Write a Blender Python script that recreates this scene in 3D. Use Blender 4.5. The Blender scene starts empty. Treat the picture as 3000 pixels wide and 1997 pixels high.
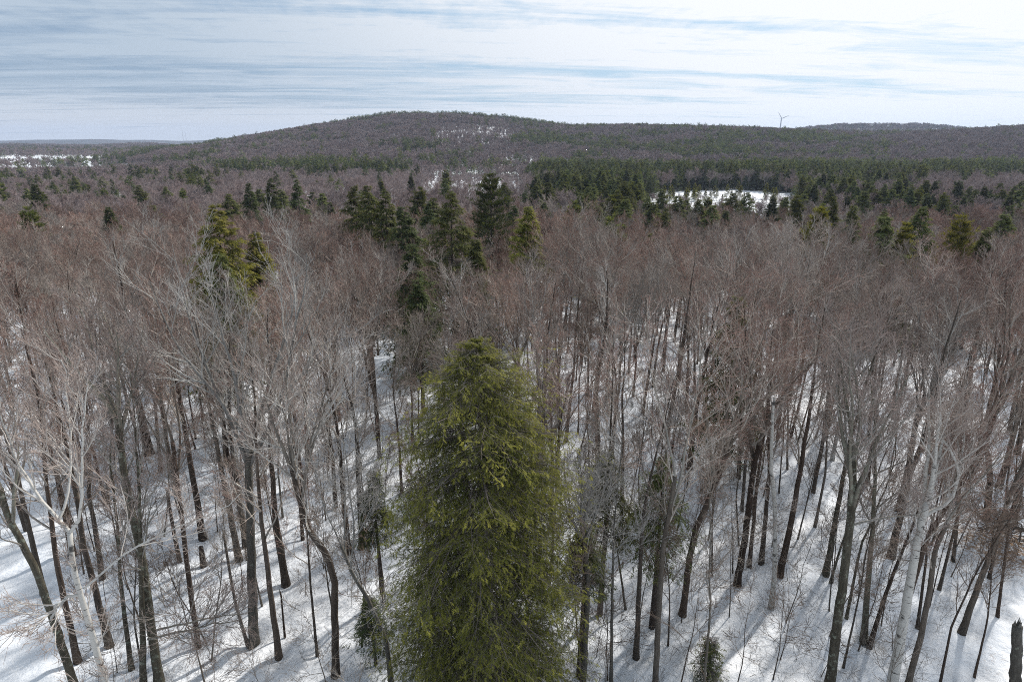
import bpy, math
import numpy as np
from mathutils import Vector

R = math.radians
scene = bpy.context.scene
# ------------------------------------------------------------------ camera
CAM_H = 27.0
cam_d = bpy.data.cameras.new('camera')
cam = bpy.data.objects.new('camera', cam_d)
scene.collection.objects.link(cam)
cam.location = (0, 0, CAM_H)
cam.rotation_euler = (R(90 - 17.7), 0, 0)
cam_d.sensor_width = 36
cam_d.lens = 22.0
cam_d.clip_start = 0.3
cam_d.clip_end = 60000
scene.camera = cam
scene.view_settings.view_transform = 'Standard'
scene.view_settings.look = 'None'
scene.view_settings.exposure = 0.35
scene.view_settings.gamma = 1.0
scene.cycles.max_bounces = 5
scene.cycles.diffuse_bounces = 2
scene.cycles.transmission_bounces = 2
scene.cycles.volume_bounces = 0
scene.cycles.use_adaptive_sampling = False
scene.cycles.use_denoising = False
scene.cycles.filter_width = 1.0

# ------------------------------------------------------------------ sun
SUN_AZ, SUN_EL = R(41), R(41)
S = Vector((math.sin(SUN_AZ) * math.cos(SUN_EL), math.cos(SUN_AZ) * math.cos(SUN_EL), math.sin(SUN_EL)))
sl = bpy.data.lights.new('sun', 'SUN')
sl.energy = 4.2
sl.angle = R(2.0)
sl.color = (1.0, 0.95, 0.88)
sun = bpy.data.objects.new('sun', sl)
scene.collection.objects.link(sun)
sun.rotation_euler = S.to_track_quat('Z', 'Y').to_euler()
sun.location = (200, 200, 300)

# ------------------------------------------------------------------ world: clear sky behind thin streaked cloud
W = bpy.data.worlds.new('World'); scene.world = W; W.use_nodes = True
nt = W.node_tree; nt.nodes.clear()
class NB:
    """small helper for building node trees"""
    def __init__(s, nt): s.nt = nt
    def n(s, t, ins=None, **kw):
        nd = s.nt.nodes.new(t)
        for k, v in kw.items(): setattr(nd, k, v)
        for k, v in (ins or {}).items():
            if isinstance(v, bpy.types.NodeSocket): s.nt.links.new(v, nd.inputs[k])
            else: nd.inputs[k].default_value = v
        return nd
    def m(s, op, a, b=0.0, c=None, clamp=False):
        d = {0: a, 1: b}
        if c is not None: d[2] = c
        return s.n('ShaderNodeMath', d, operation=op, use_clamp=clamp).outputs[0]
    def vm(s, op, a, b):
        return s.n('ShaderNodeVectorMath', {0: a, 1: b}, operation=op)
    def noise(s, vec, scale, detail=4, rough=.55, dist=0.0):
        return s.n('ShaderNodeTexNoise', {'Vector': vec, 'Scale': scale, 'Detail': detail, 'Roughness': rough, 'Distortion': dist}).outputs[0]
    def ramp(s, fac, stops, interp='LINEAR'):
        r = s.n('ShaderNodeValToRGB', {0: fac}); cr = r.color_ramp; cr.interpolation = interp
        while len(cr.elements) < len(stops): cr.elements.new(.5)
        for e, (p, c) in zip(cr.elements, stops):
            e.position = p; e.color = (c[0], c[1], c[2], 1) if len(c) == 3 else c
        return r.outputs[0]
    def rng(s, v, a, b, c=0.0, d=1.0, smooth=True):
        return s.n('ShaderNodeMapRange', {0: v, 1: a, 2: b, 3: c, 4: d}, interpolation_type='SMOOTHSTEP' if smooth else 'LINEAR').outputs[0]
    def mix(s, f, a, b, mode='MIX'):
        x = s.n('ShaderNodeMix', data_type='RGBA', blend_type=mode)
        for i, v in ((0, f), (6, a), (7, b)):
            if isinstance(v, bpy.types.NodeSocket): s.nt.links.new(v, x.inputs[i])
            else: x.inputs[i].default_value = v if i == 0 or len(v) == 4 else (*v, 1)
        return x.outputs[2]
b = NB(nt)
tc = b.n('ShaderNodeTexCoord').outputs['Generated']
D = b.vm('NORMALIZE', tc, (0, 0, 0)).outputs[0]
sep = b.n('ShaderNodeSeparateXYZ', {0: D})
dx, dy, dz = sep.outputs
den = b.m('ADD', b.m('MAXIMUM', dz, 0.0), 0.045)
px = b.m('DIVIDE', dx, den); py = b.m('DIVIDE', dy, den)
# rotate the streak direction a little in the cloud plane
a_ = R(-7)
ux = b.m('SUBTRACT', b.m('MULTIPLY', px, math.cos(a_)), b.m('MULTIPLY', py, math.sin(a_)))
uy = b.m('ADD', b.m('MULTIPLY', px, math.sin(a_)), b.m('MULTIPLY', py, math.cos(a_)))
def cvec(sx, sy, off=0.0):
    return b.n('ShaderNodeCombineXYZ', {0: b.m('MULTIPLY', ux, sx), 1: b.m('MULTIPLY', uy, sy), 2: off}).outputs[0]
streak = b.noise(cvec(.13, .80, 3.3), 1.0, 7, .6, .5)
streak2 = b.noise(cvec(.16, 3.0, 4.0), 1.0, 5, .6, .4)
puff = b.noise(cvec(.75, 1.7, 9.0), 1.0, 9, .68, .9)
ripple = b.noise(cvec(7.0, 2.2, 2.0), 1.0, 4, .65, .3)
fine = b.noise(cvec(1.6, 9.0, 6.0), 1.0, 5, .65, .5)
cov = b.m('ADD', b.m('MULTIPLY', streak, .62), b.m('MULTIPLY', streak2, .26))
cov = b.m('ADD', cov, b.m('MULTIPLY', puff, .56))
cov = b.m('ADD', cov, b.m('MULTIPLY', b.m('MULTIPLY', ripple, b.rng(dz, .08, .16)), .17))
cov = b.m('ADD', cov, b.m('MULTIPLY', fine, .12))
sd = b.vm('DOT_PRODUCT', D, tuple(S)).outputs['Value']
near_sun = b.rng(sd, .30, .84)
haz = b.rng(dz, .025, .075, 1.0, 0.0)               # milky band over the horizon
cov = b.m('ADD', cov, b.m('MULTIPLY', haz, .14))
cov = b.m('ADD', cov, b.m('MULTIPLY', near_sun, .06))
cover = b.rng(cov, .70, .88, 0, 1, False)
sky = b.n('ShaderNodeTexSky', sky_type='NISHITA', sun_disc=False, sun_elevation=SUN_EL, sun_rotation=SUN_AZ,
          altitude=300, air_density=1.0, dust_density=1.0, ozone_density=1.5)
gap = b.mix(.80, sky.outputs[0], b.mix(near_sun, (2.5, 3.5, 4.9), (4.6, 6.6, 8.4)))
cl = b.mix(near_sun, (4.5, 5.4, 6.4), (9.1, 9.35, 9.7))
cl = b.mix(b.m('MULTIPLY', haz, .7), cl, b.mix(near_sun, (7.1, 7.35, 7.75), (8.8, 9.4, 10.1)))
col = b.mix(cover, gap, cl)
bg = b.n('ShaderNodeBackground', {'Color': col, 'Strength': 0.086})
b.n('ShaderNodeOutputWorld', {0: bg.outputs[0]})
W.cycles.sampling_method = 'MANUAL'; W.cycles.sample_map_resolution = 512

# ------------------------------------------------------------------ terrain heights
AZ = np.array([-60, -45, -39, -33, -29, -26, -22, -16, -10, -5, 0, 5, 10, 16, 22, 28, 34, 40, 46, 60.])
RIDGE_Z = np.array([-16, -18, -17, -16, -8, 4, 24, 50, 71, 74, 62, 46, 43, 40, 35, 28, 32, 41, 44, 44.])
RIDGE_Y = np.array([900, 900, 900, 900, 1000, 1300, 1450, 1500, 1500, 1500, 1500, 1500, 1400, 1300, 1300, 1300, 1200, 1200, 1200, 1200.])
BASE_Z = np.array([-17, -17, -17, -16, -14, -12, -11, -10, -10, -10, -10, -10, -10, -10, -10, -10, -10, -10, -10, -10.])

def sstep(a, b, x):
    t = np.clip((x - a) / (b - a), 0, 1)
    return t * t * (3 - 2 * t)

def wob(x, y, s, seed=0.0):
    return (np.sin(x / s + 1.3 * np.sin(y / s * .7 + seed)) * np.cos(y / s * 1.1 + 2 * seed + .8 * np.sin(x / s * .6)))

def ground(x, y):
    x = np.asarray(x, float); y = np.asarray(y, float)
    r = np.hypot(x, y)
    az = np.degrees(np.arctan2(x, y))
    azc = np.clip(az, -60, 60)
    Y = np.where(np.abs(az) < 60, y, r * .5)
    rz = np.interp(azc, AZ, RIDGE_Z); ry = np.interp(azc, AZ, RIDGE_Y); bz = np.interp(azc, AZ, BASE_Z)
    near = np.interp(Y, [-1e5, 72, 135, 260, 460, 640], [0, 0, -4.2, -8, -9, -10.])
    right = sstep(0, 14, az) * (sstep(66, 115, Y) - sstep(150, 300, Y)) * -2.8
    z = near + right + (bz + 10) * sstep(120, 620, Y)
    z = z + (rz - bz) * sstep(620, 1, 1) * 0
    t = np.clip((Y - 640) / (ry - 640), 0, 1)
    hill = (rz - bz) * (t ** .95 * .25 + .75 * t * t * (3 - 2 * t))
    fall = sstep(0, 900, Y - ry)
    z = z + hill * (1 - fall) + (8 * sstep(900, 1600, Y) * sstep(6, -10, rz))
    # second, bluish ridge to the right, middle land and far ridges to the left
    z = z + 78 * np.exp(-((Y - 2450) / 380.) ** 2) * np.exp(-((az - 29) / 8.) ** 4)
    z = z + 52 * np.exp(-((Y - 3250) / 500.) ** 2) * sstep(10, 20, az)
    z = z + (5 + 3 * np.sin(az * .8)) * np.exp(-((Y - 2850) / 420.) ** 2) * sstep(-14, -24, az)
    z = z + (44 + 5 * np.sin(az * .55 + 1) + 3 * np.sin(az * 1.7)) * sstep(4300, 6200, Y)
    far = sstep(600, 1500, Y)
    z = z + far * (2.2 * wob(x, y, 83, .4) + 1.3 * wob(x, y, 37, 2.)) + sstep(90, 300, Y) * (1 - far) * .7 * wob(x, y, 41, 1.)
    z = z + (.16 * wob(x, y, 3.1, .3) + .10 * wob(x, y, 1.7, 1.7)) * (1 - sstep(60, 160, Y))
    return z

# ------------------------------------------------------------------ mesh building
def new_mesh(name, verts, loops, starts, mats, tone=None, matidx=None):
    me = bpy.data.meshes.new(name)
    me.vertices.add(len(verts)); me.vertices.foreach_set('co', np.ascontiguousarray(verts, np.float32).ravel())
    me.loops.add(len(loops)); me.loops.foreach_set('vertex_index', loops.astype(np.int32))
    me.polygons.add(len(starts)); me.polygons.foreach_set('loop_start', starts.astype(np.int32))
    for m in mats: me.materials.append(m)
    if matidx is not None: me.polygons.foreach_set('material_index', matidx.astype(np.int32))
    if tone is not None:
        at = me.attributes.new('tone', 'FLOAT', 'POINT'); at.data.foreach_set('value', tone.astype(np.float32))
    me.update(calc_edges=True)
    return me

class Geo:
    def __init__(s): s.v = []; s.t = []; s.l = []; s.c = []; s.m = []; s.n = 0
    def add(s, v, faces, tone, mat=0):
        """v (n,3); faces (f,k) indices; tone (n,)"""
        s.v.append(v); s.t.append(tone); s.l.append((faces + s.n).ravel()); s.c.append(np.full(len(faces), faces.shape[1]))
        s.m.append(np.full(len(faces), mat)); s.n += len(v)
    def tubes(s, pts, rad, S, tone, mat=0, cap=False):
        N, K, _ = pts.shape
        if N == 0: return
        T = np.gradient(pts, axis=1); T /= np.linalg.norm(T, axis=2, keepdims=True) + 1e-9
        Dm = pts[:, -1] - pts[:, 0]
        A = np.zeros((N, 3)); A[np.arange(N), np.argmin(np.abs(Dm), axis=1)] = 1
        U = np.cross(T, A[:, None, :]); U /= np.linalg.norm(U, axis=2, keepdims=True) + 1e-9
        V = np.cross(T, U)
        a = np.arange(S) * 2 * np.pi / S
        ring = pts[:, :, None] + rad[:, :, None, None] * (np.cos(a)[:, None] * U[:, :, None] + np.sin(a)[:, None] * V[:, :, None])
        v = ring.reshape(-1, 3)
        base = (np.arange(N) * K * S)[:, None, None] + (np.arange(K - 1) * S)[None, :, None]
        i = np.arange(S)[None, None]; j = (np.arange(S) + 1) % S
        q = np.stack([base + i, base + j[None, None], base + j[None, None] + S, base + i + S], -1).reshape(-1, 4)
        tn = np.broadcast_to(np.asarray(tone, float).reshape(-1, 1) if np.ndim(tone) == 1 else np.asarray(tone), (N, K))
        s.add(v, q, np.repeat(tn.reshape(-1), S), mat)
        if cap and S >= 4:
            last = (np.arange(N) * K * S)[:, None] + (K - 1) * S + np.arange(S)[None]
            s.l.append((last + s.n - len(v)).ravel()); s.c.append(np.full(N, S)); s.m.append(np.full(N, mat))
    def mesh(s, name, mats):
        cnt = np.concatenate(s.c); st = np.concatenate([[0], np.cumsum(cnt)[:-1]])
        return new_mesh(name, np.concatenate(s.v), np.concatenate(s.l), st, mats, np.concatenate(s.t), np.concatenate(s.m))

def norm(v): return v / (np.linalg.norm(v, axis=-1, keepdims=True) + 1e-9)

def strands(rng, P, Dr, L, r0, r1, K, wander=.15, trop=0.0):
    """grow N wandering polylines at once"""
    N = len(P); pts = np.zeros((N, K, 3)); p = P.copy(); d = norm(Dr)
    seg = (L / (K - 1))[:, None]
    for k in range(K):
        pts[:, k] = p
        d = norm(d + rng.normal(0, wander, (N, 3)) + np.array([0, 0, 1.]) * trop)
        p = p + d * seg
    f = np.linspace(0, 1, K)[None]
    rad = r0[:, None] * (1 - f) + r1[:, None] * f
    return pts, rad

def along(pts, rad, t, idx):
    K = pts.shape[1]; u = np.clip(t, 0, .9999) * (K - 1); i = u.astype(int); f = (u - i)[:, None]
    P = pts[idx, i] * (1 - f) + pts[idx, i + 1] * f
    T = norm(pts[idx, i + 1] - pts[idx, i])
    r = rad[idx, i] * (1 - f[:, 0]) + rad[idx, i + 1] * f[:, 0]
    return P, T, r

def children(rng, pts, rad, m, t0, t1, a0, a1, up=0.0):
    N = len(pts); idx = np.repeat(np.arange(N), m)
    t = t0 + (t1 - t0) * ((np.tile(np.arange(m), N) + rng.random(N * m)) / m)
    P, T, r = along(pts, rad, t, idx)
    q = norm(np.cross(T, norm(rng.normal(0, 1, (N * m, 3)))))
    a = rng.uniform(a0, a1, N * m)[:, None]
    Dd = np.cos(a) * T + np.sin(a) * q
    Dd[:, 2] += up
    return idx, t, P, norm(Dd), r

def resample(line, K):
    line = np.asarray(line, float); d = np.concatenate([[0], np.cumsum(np.linalg.norm(np.diff(line, axis=0), axis=1))])
    u = np.linspace(0, d[-1], K)
    return np.stack([np.interp(u, d, line[:, i]) for i in range(3)], 1)

# quality: children per level, smallest radius, trunk sides
Q = {
 'hero': dict(n=(.85, 6, 5, 2), k=(20, 8, 6, 5, 3), rmin=.0080, s=(9, 5, 4, 3, 3), lv=4),
 'bough': dict(n=(.75, 6, 4, 2), k=(20, 10, 6, 5, 3), rmin=.0085, s=(9, 5, 4, 3, 3), lv=4),
 'near': dict(n=(.9, 7, 5, 2), k=(14, 7, 6, 4, 3), rmin=.0115, s=(7, 4, 3, 3, 3), lv=4),
 'mid': dict(n=(.9, 7, 6, 2), k=(9, 5, 5, 3, 2), rmin=.020, s=(5, 3, 3, 3, 3), lv=4),
 'far': dict(n=(.9, 7, 7, 0), k=(6, 4, 3, 3, 2), rmin=.030, s=(4, 3, 3, 3, 3), lv=3),
 'tiny': dict(n=(.8, 5, 6, 0), k=(4, 3, 3, 2, 2), rmin=.11, s=(3, 3, 3, 3, 3), lv=3),
}

def bare_tree(seed, H, r, kind='pole', line=None, q='near', limbs=None, spread=1.0, split=True):
    """returns (trunk Geo, crown Geo): trunk with its forks, then limbs, branches and twigs"""
    rng = np.random.default_rng(seed); q = Q[q]; ks, ss, rm = q['k'], q['s'], q['rmin']
    tg = Geo(); cg = Geo() if split else tg; cm = 0 if split else 1
    pts = [np.array(p, float) for p in (line or [(0, 0, 0)])]
    if len(pts) == 1:
        d0 = norm(np.array([rng.normal(0, .05), rng.normal(0, .05), 1.]))
        pts.append(pts[0] + d0 * H * .3)
    d = norm(pts[-1] - pts[-2]); d[1] += rng.normal(0, .04)
    top = {'pole': .96, 'thin': .96, 'birchsnag': .99, 'snag': 1., 'vase': .55, 'fork': .5, 'birch': .66, 'spray': .6, 'sapling': .95}[kind] * H
    if kind in ('vase', 'fork', 'birch', 'spray'): top = max(min(top, .8 * H), pts[-1][2] + .3)
    wd = {'thin': .07, 'vase': .06}.get(kind, .05)
    while pts[-1][2] < top - .3:
        d = norm(d * 1.0 + rng.normal(0, wd, 3) * [1, 1, .3] + np.array([0, 0, .10]))
        pts.append(pts[-1] + d * min(1.3, max(.35, top - pts[-1][2])))
    ln = np.array(pts); ln[1:-1, 1] += rng.normal(0, .04, len(ln) - 2) if len(ln) > 2 else 0
    ln[0, 2] -= .4
    K0 = ks[0]; tp = resample(ln, K0)[None]
    if kind not in ('snag',): tp[0, 1:, :2] += rng.normal(0, r * .07, (K0 - 1, 2))
    f = np.linspace(0, 1, K0); endr = {'snag': .7, 'vase': .62, 'fork': .62, 'birch': .55, 'birchsnag': .45, 'spray': .5}.get(kind, .10)
    if kind == 'birchsnag' and H < 6: endr = .8
    tr = (r * ((1 - f) + endr * f) * (1 + .35 * np.exp(-f * H / .7)))[None]
    tg.tubes(tp, tr, ss[0], np.full(1, 0.), 0, cap=True)
    if kind == 'snag' or (kind == 'birchsnag' and H < 6):
        # splintered top and a few broken stubs
        n = 7; a = np.arange(n) * 2 * np.pi / n
        P = tp[0, -1] + np.stack([np.cos(a), np.sin(a), a * 0 - .15], 1) * [[r * .4, r * .4, 1]]
        sp, sr = strands(rng, P, np.tile([[0, 0, 1.]], (n, 1)), rng.uniform(.2, .75, n) * max(.25, min(1, H / 5)), np.full(n, r * .38), np.full(n, .008), 3, .08)
        tg.tubes(sp, sr, 4, np.full(n, .1))
        m = 5 if H > 2 else 1
        idx, t, P, Dd, rr = children(rng, tp, tr, m, .3, .95, .9, 1.4, .1)
        sp, sr = strands(rng, P, Dd, rng.uniform(.15, .8, m), np.full(m, r * .16), np.full(m, .008), 4, .15)
        tg.tubes(sp, sr, 4, np.full(m, .3))
        return tg, cg
    axes = [(tp, tr, (.40, .99) if kind in ('pole',) else (.36, .99))]
    if kind in ('vase', 'fork', 'birch', 'spray'):
        nf = {'vase': 5, 'fork': 2, 'birch': 3, 'spray': 3}[kind]
        a = np.arange(nf) * 2 * np.pi / nf + rng.uniform(0, 6); tilt = rng.uniform(.22, .50, nf) * spread * (1.25 if kind == 'vase' else 1)
        if kind == 'fork': tilt = rng.uniform(.14, .30, nf)
        u = norm(tp[0, -1] - tp[0, -3])
        Dd = np.stack([np.cos(a) * np.sin(tilt), np.sin(a) * np.sin(tilt), np.cos(tilt)], 1) + u * .5
        tt = rng.uniform(.78, 1, nf); tt[0] = .999
        P, _, rr = along(tp, tr, tt, np.zeros(nf, int))
        L = np.maximum(H - P[:, 2], 1.5) * rng.uniform(.85, 1.05, nf) * (1 + .12 * tilt)
        fp, fr = strands(rng, P, Dd, L, rr * rng.uniform(.55, .8, nf), np.full(nf, max(rm, .015)), max(6, ks[1] + 3), .07, .03)
        tg.tubes(fp, fr, ss[1] + 1 if ss[1] > 3 else 3, np.full(nf, .28))
        axes = [(fp, fr, (.12, .97)), (tp, tr, (.72, .98))]
    if limbs:
        for lb, r0, r1 in limbs:
            lp = resample(lb, 12)[None]; lr = np.linspace(r0, r1, 12)[None]
            lp[0, 1:] += rng.normal(0, .035, (11, 3))
            tg.tubes(lp, lr, 6, np.full(1, .35)); axes.append((lp, lr, (.2, .99)))
    if q is Q['tiny']: axes = [(a0, a1, (.12 if len(a0) > 1 else .22, .99)) for a0, a1, _ in axes]; axes += [(tp, tr, (.2, .7))] if len(axes) > 1 else []
    base_n = {'pole': 20, 'thin': 15, 'vase': 8, 'fork': 9, 'birch': 8, 'birchsnag': 12, 'spray': 9, 'sapling': 11}[kind]
    P1 = []; R1 = []
    for ai, (ap, ar, (ta, tb)) in enumerate(axes):
        m = base_n if ai == 0 or limbs else 3
        m = max(3, int(m * (q['n'][0])))
        A0, A1, up = (.45, 1.0, .12) if kind != 'sapling' else (.8, 1.3, 0)
        idx, t, P, Dd, rr = children(rng, ap, ar, m, ta, tb, A0, A1, up)
        n = len(P)
        plen = np.linalg.norm(np.diff(ap, axis=1), axis=2).sum(1)[idx]
        if kind in ('pole', 'thin', 'birchsnag'):
            L = H * (.17 if kind == 'pole' else .12) * spread * (1.25 - .75 * (t - ta) / (tb - ta)) * rng.uniform(.65, 1.25, n)
        elif kind == 'sapling': L = (.9 + min(H, 7) * .24) * (1.15 - t * .6) * rng.uniform(.6, 1.2, n)
        else: L = (.14 + .34 * (1 - t)) * plen * rng.uniform(.7, 1.25, n) + .5
        L = np.minimum(L, 5.5)
        r0 = np.maximum(np.minimum(rr * .62, .013 * L + .006), rm)
        p, rd = strands(rng, P, Dd, L, r0, np.full(n, rm * 1.1), ks[1], .085, .07 if kind != 'sapling' else .03)
        cg.tubes(p, rd, ss[1], np.full(n, .45), cm); P1.append((p, rd, L))
    p = np.concatenate([a[0] for a in P1]); rd = np.concatenate([a[1] for a in P1]); L = np.concatenate([a[2] for a in P1])
    # a few terminal strands continue the leaders
    for lv, tone in ((2, .65), (3, .85), (4, 1.0)):
        if lv > q['lv']: break
        m = q['n'][lv - 1]
        if kind == 'sapling': m = {2: 5, 3: 4, 4: 0}[lv]
        if not m: break
        m = int(m)
        idx, t, P, Dd, rr = children(rng, p, rd, m, .12, 1., .3, .85, .09)
        L = L[idx] * (.66 - .30 * t) * rng.uniform(.7, 1.3, len(idx)); L = np.clip(L, .18, 3.)
        r0 = np.maximum(np.minimum(rr * .7, .0085 * L + .004), rm * (1, 1, 1.35, 1.0, .7)[lv])
        p, rd = strands(rng, P, Dd, L, r0, np.full(len(idx), rm * .6), ks[lv], .11, .05)
        cg.tubes(p, rd, 3 if lv > 2 else ss[lv], np.full(len(idx), tone), cm)
    return tg, cg

# fern-like flat spray of needles: template of narrow leaflets
def frond_template(k, w=.12, ang=52, ll=.34):
    vs = []; fs = []
    def tri(a, bb, c): n = len(vs); vs.extend([a, bb, c]); fs.append((n, n + 1, n + 2))
    for i in range(k):
        x = .08 + .8 * i / k; s = 1 if i % 2 else -1; a = R(ang); l = ll * (1.1 - .55 * x)
        ex, ey = x + l * math.cos(a), s * l * math.sin(a)
        tri((x, 0, 0), (x + w, 0, 0.0), (ex, ey, -.06 * l))
    tri((.5, -w * .45, 0), (.5, w * .45, 0), (1, 0, -.05))
    return np.array(vs, float), np.array(fs, int)

FR = {7: frond_template(7, .13), 4: frond_template(4, .24, 50, .46), 2: frond_template(2, .42, 48, .7)}

def conifer(seed, H, Rr, nb, m1, m2, base=.12, fl=.34, ft=7, style='hemlock', split=True, dens=1.0, sides=7, lean=(0, 0), prof_pts=None):
    rng = np.random.default_rng(seed)
    tg = Geo(); cg = Geo() if split else tg; cm = 0 if split else 1
    K0 = 14; zz = np.linspace(-.4, H, K0)
    tp = np.stack([np.sin(zz * .35 + seed) * .05 + lean[0] * zz, np.cos(zz * .3) * .05 + lean[1] * zz, zz], 1)[None]
    rb = H * .014 + .04
    tr = (rb * (1 - np.clip(zz / H, 0, 1) * .96))[None]
    tg.tubes(tp, tr, sides, np.full(1, 0.))
    u = (np.arange(nb) + rng.random(nb)) / nb
    t = u ** .9 if style != 'pine' else np.round(u * 13) / 13 * .98 + rng.normal(0, .008, nb)
    t = np.clip(t, 0, .995)
    zf = base + (1 - base) * t
    P, T, rr = along(tp, tr, np.clip((zf * H + .4) / (H + .4), 0, .999), np.zeros(nb, int))
    az = rng.uniform(0, 2 * np.pi, nb)
    lob = 1 + .11 * np.sin(az * 2 + seed + t * 3) + .08 * np.sin(az * 3 - t * 5 + seed * 2)
    if prof_pts: prof = np.interp(t, *prof_pts); el = -.12 + .32 * t ** 2.0 + rng.normal(0, .16, nb); trop = -.055
    elif style == 'hemlock':
        prof = 1.15 * ((1 - t) ** .88) * (1 - .18 * np.exp(-t * 8)) + .02
        el = -.10 + .55 * t ** 3.0 + rng.normal(0, .12, nb); trop = -.055
    elif style == 'pine':
        prof = (1 - t) ** .55 * rng.uniform(.55, 1.15, nb) + .05
        el = .10 + .55 * t ** 1.5 + rng.normal(0, .10, nb); trop = .03
    elif style == 'young':
        prof = (1 - t) ** .8 + .04
        el = .25 + .4 * t + rng.normal(0, .15, nb); trop = .03
    else:
        prof = (1 - t) ** .85 + .03
        el = .0 + .5 * t + rng.normal(0, .1, nb); trop = -.04
    L = Rr * prof * lob * rng.uniform(.72 if not prof_pts else .84, 1.10, nb)
    if style == 'hemlock': L *= np.where(rng.random(nb) < .06, 1.22, 1)
    if prof_pts:
        lump = np.sin(az * 3 + zf * H * 1.1) * np.sin(zf * H * 1.9 - az * 2) + .7 * np.sin(az * 5 - zf * H * 2.3)
        L *= 1 + .17 * lump; el = el + .12 * lump
    L = np.maximum(L, .12 if prof_pts else .25)
    Dd = np.stack([np.cos(az) * np.cos(el), np.sin(az) * np.cos(el), np.sin(el)], 1)
    bp, br = strands(rng, P, Dd, L, np.maximum(.010 * L + .006, .01), np.full(nb, .005 if sides > 4 else .02), 6, .07, trop)
    tg.tubes(bp, br, 3 if sides < 6 else 4, np.full(nb, .3))
    def sidekids(p, r, Lp, m, lo, ratio, droop):
        idx, tt, P, _, rr = children(rng, p, r, m, lo, 1., 0, 0)
        T = norm(p[idx, -1] - p[idx, 0] + 1e-6)
        hz = norm(np.stack([-T[:, 1], T[:, 0], T[:, 2] * 0], 1) + 1e-6)
        sg = np.where(np.tile(np.arange(m), len(p)) % 2 == 0, 1, -1)[:, None]
        a = rng.uniform(.45, 1.05, len(idx))[:, None]
        d = np.cos(a) * T + sg * np.sin(a) * hz + rng.normal(0, .16, (len(idx), 3)); d[:, 2] += droop
        Lc = Lp[idx] * ratio * (1.1 - .62 * tt) * rng.uniform(.7, 1.25, len(idx))
        return idx, tt, P, norm(d), Lc
    droop = {'hemlock': -.28, 'pine': .15}.get(style, -.08)
    i1, t1, P1, D1, L1 = sidekids(bp, br, L, m1, .16, .48, droop)
    L1 = np.maximum(L1, fl * (.6 if not prof_pts else .25))
    height = t[i1]
    if m2:
        p1, r1 = strands(rng, P1, D1, L1, np.full(len(P1), .007), np.full(len(P1), .003), 4, .10, droop * .25)
        if ft == 7: tg.tubes(p1, r1, 3, np.full(len(P1), .35))
        i2, t2, P2, D2, L2 = sidekids(p1, r1, L1, m2, .12, .6, droop)
        height = height[i2]; tip = np.clip(.55 * t1[i2] + .45 * t2, 0, 1)
        # terminal fronds as well
        P2 = np.concatenate([P2, p1[:, -1]]); D2 = np.concatenate([D2, norm(p1[:, -1] - p1[:, -2])])
        height = np.concatenate([height, t[i1]]); tip = np.concatenate([tip, np.clip(.5 + .5 * t1, 0, 1)])
    else:
        P2, D2, tip = P1, D1, t1
    n = len(P2)
    if dens < 1:
        keep = rng.random(n) < dens; P2, D2, tip, height = P2[keep], D2[keep], tip[keep], height[keep]; n = len(P2)
    s = fl * rng.uniform(.6, 1.25, n) * (.45 + .55 * np.minimum(1, (1 - height) * 5))
    X = D2 + rng.normal(0, .30 if ft == 7 else .22, (n, 3)); X[:, 2] += {'hemlock': -.16, 'pine': .25}.get(style, 0); X = norm(X)
    Ys = norm(np.stack([-X[:, 1], X[:, 0], rng.normal(0, .35, n)], 1)); Z = np.cross(X, Ys)
    tv, tf = FR[ft]
    V = P2[:, None] + s[:, None, None] * (tv[None, :, 0:1] * X[:, None] + tv[None, :, 1:2] * Ys[:, None] + tv[None, :, 2:3] * Z[:, None])
    F = (tf[None] + (np.arange(n) * len(tv))[:, None, None]).reshape(-1, 3)
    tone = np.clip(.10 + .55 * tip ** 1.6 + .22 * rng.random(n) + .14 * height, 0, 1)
    cg.add(V.reshape(-1, 3), F, np.repeat(tone, len(tv)), cm)
    return tg, cg

# ------------------------------------------------------------------ materials
def mat(name):
    m = bpy.data.materials.new(name); m.use_nodes = True; m.node_tree.nodes.clear()
    return m, NB(m.node_tree)

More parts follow.
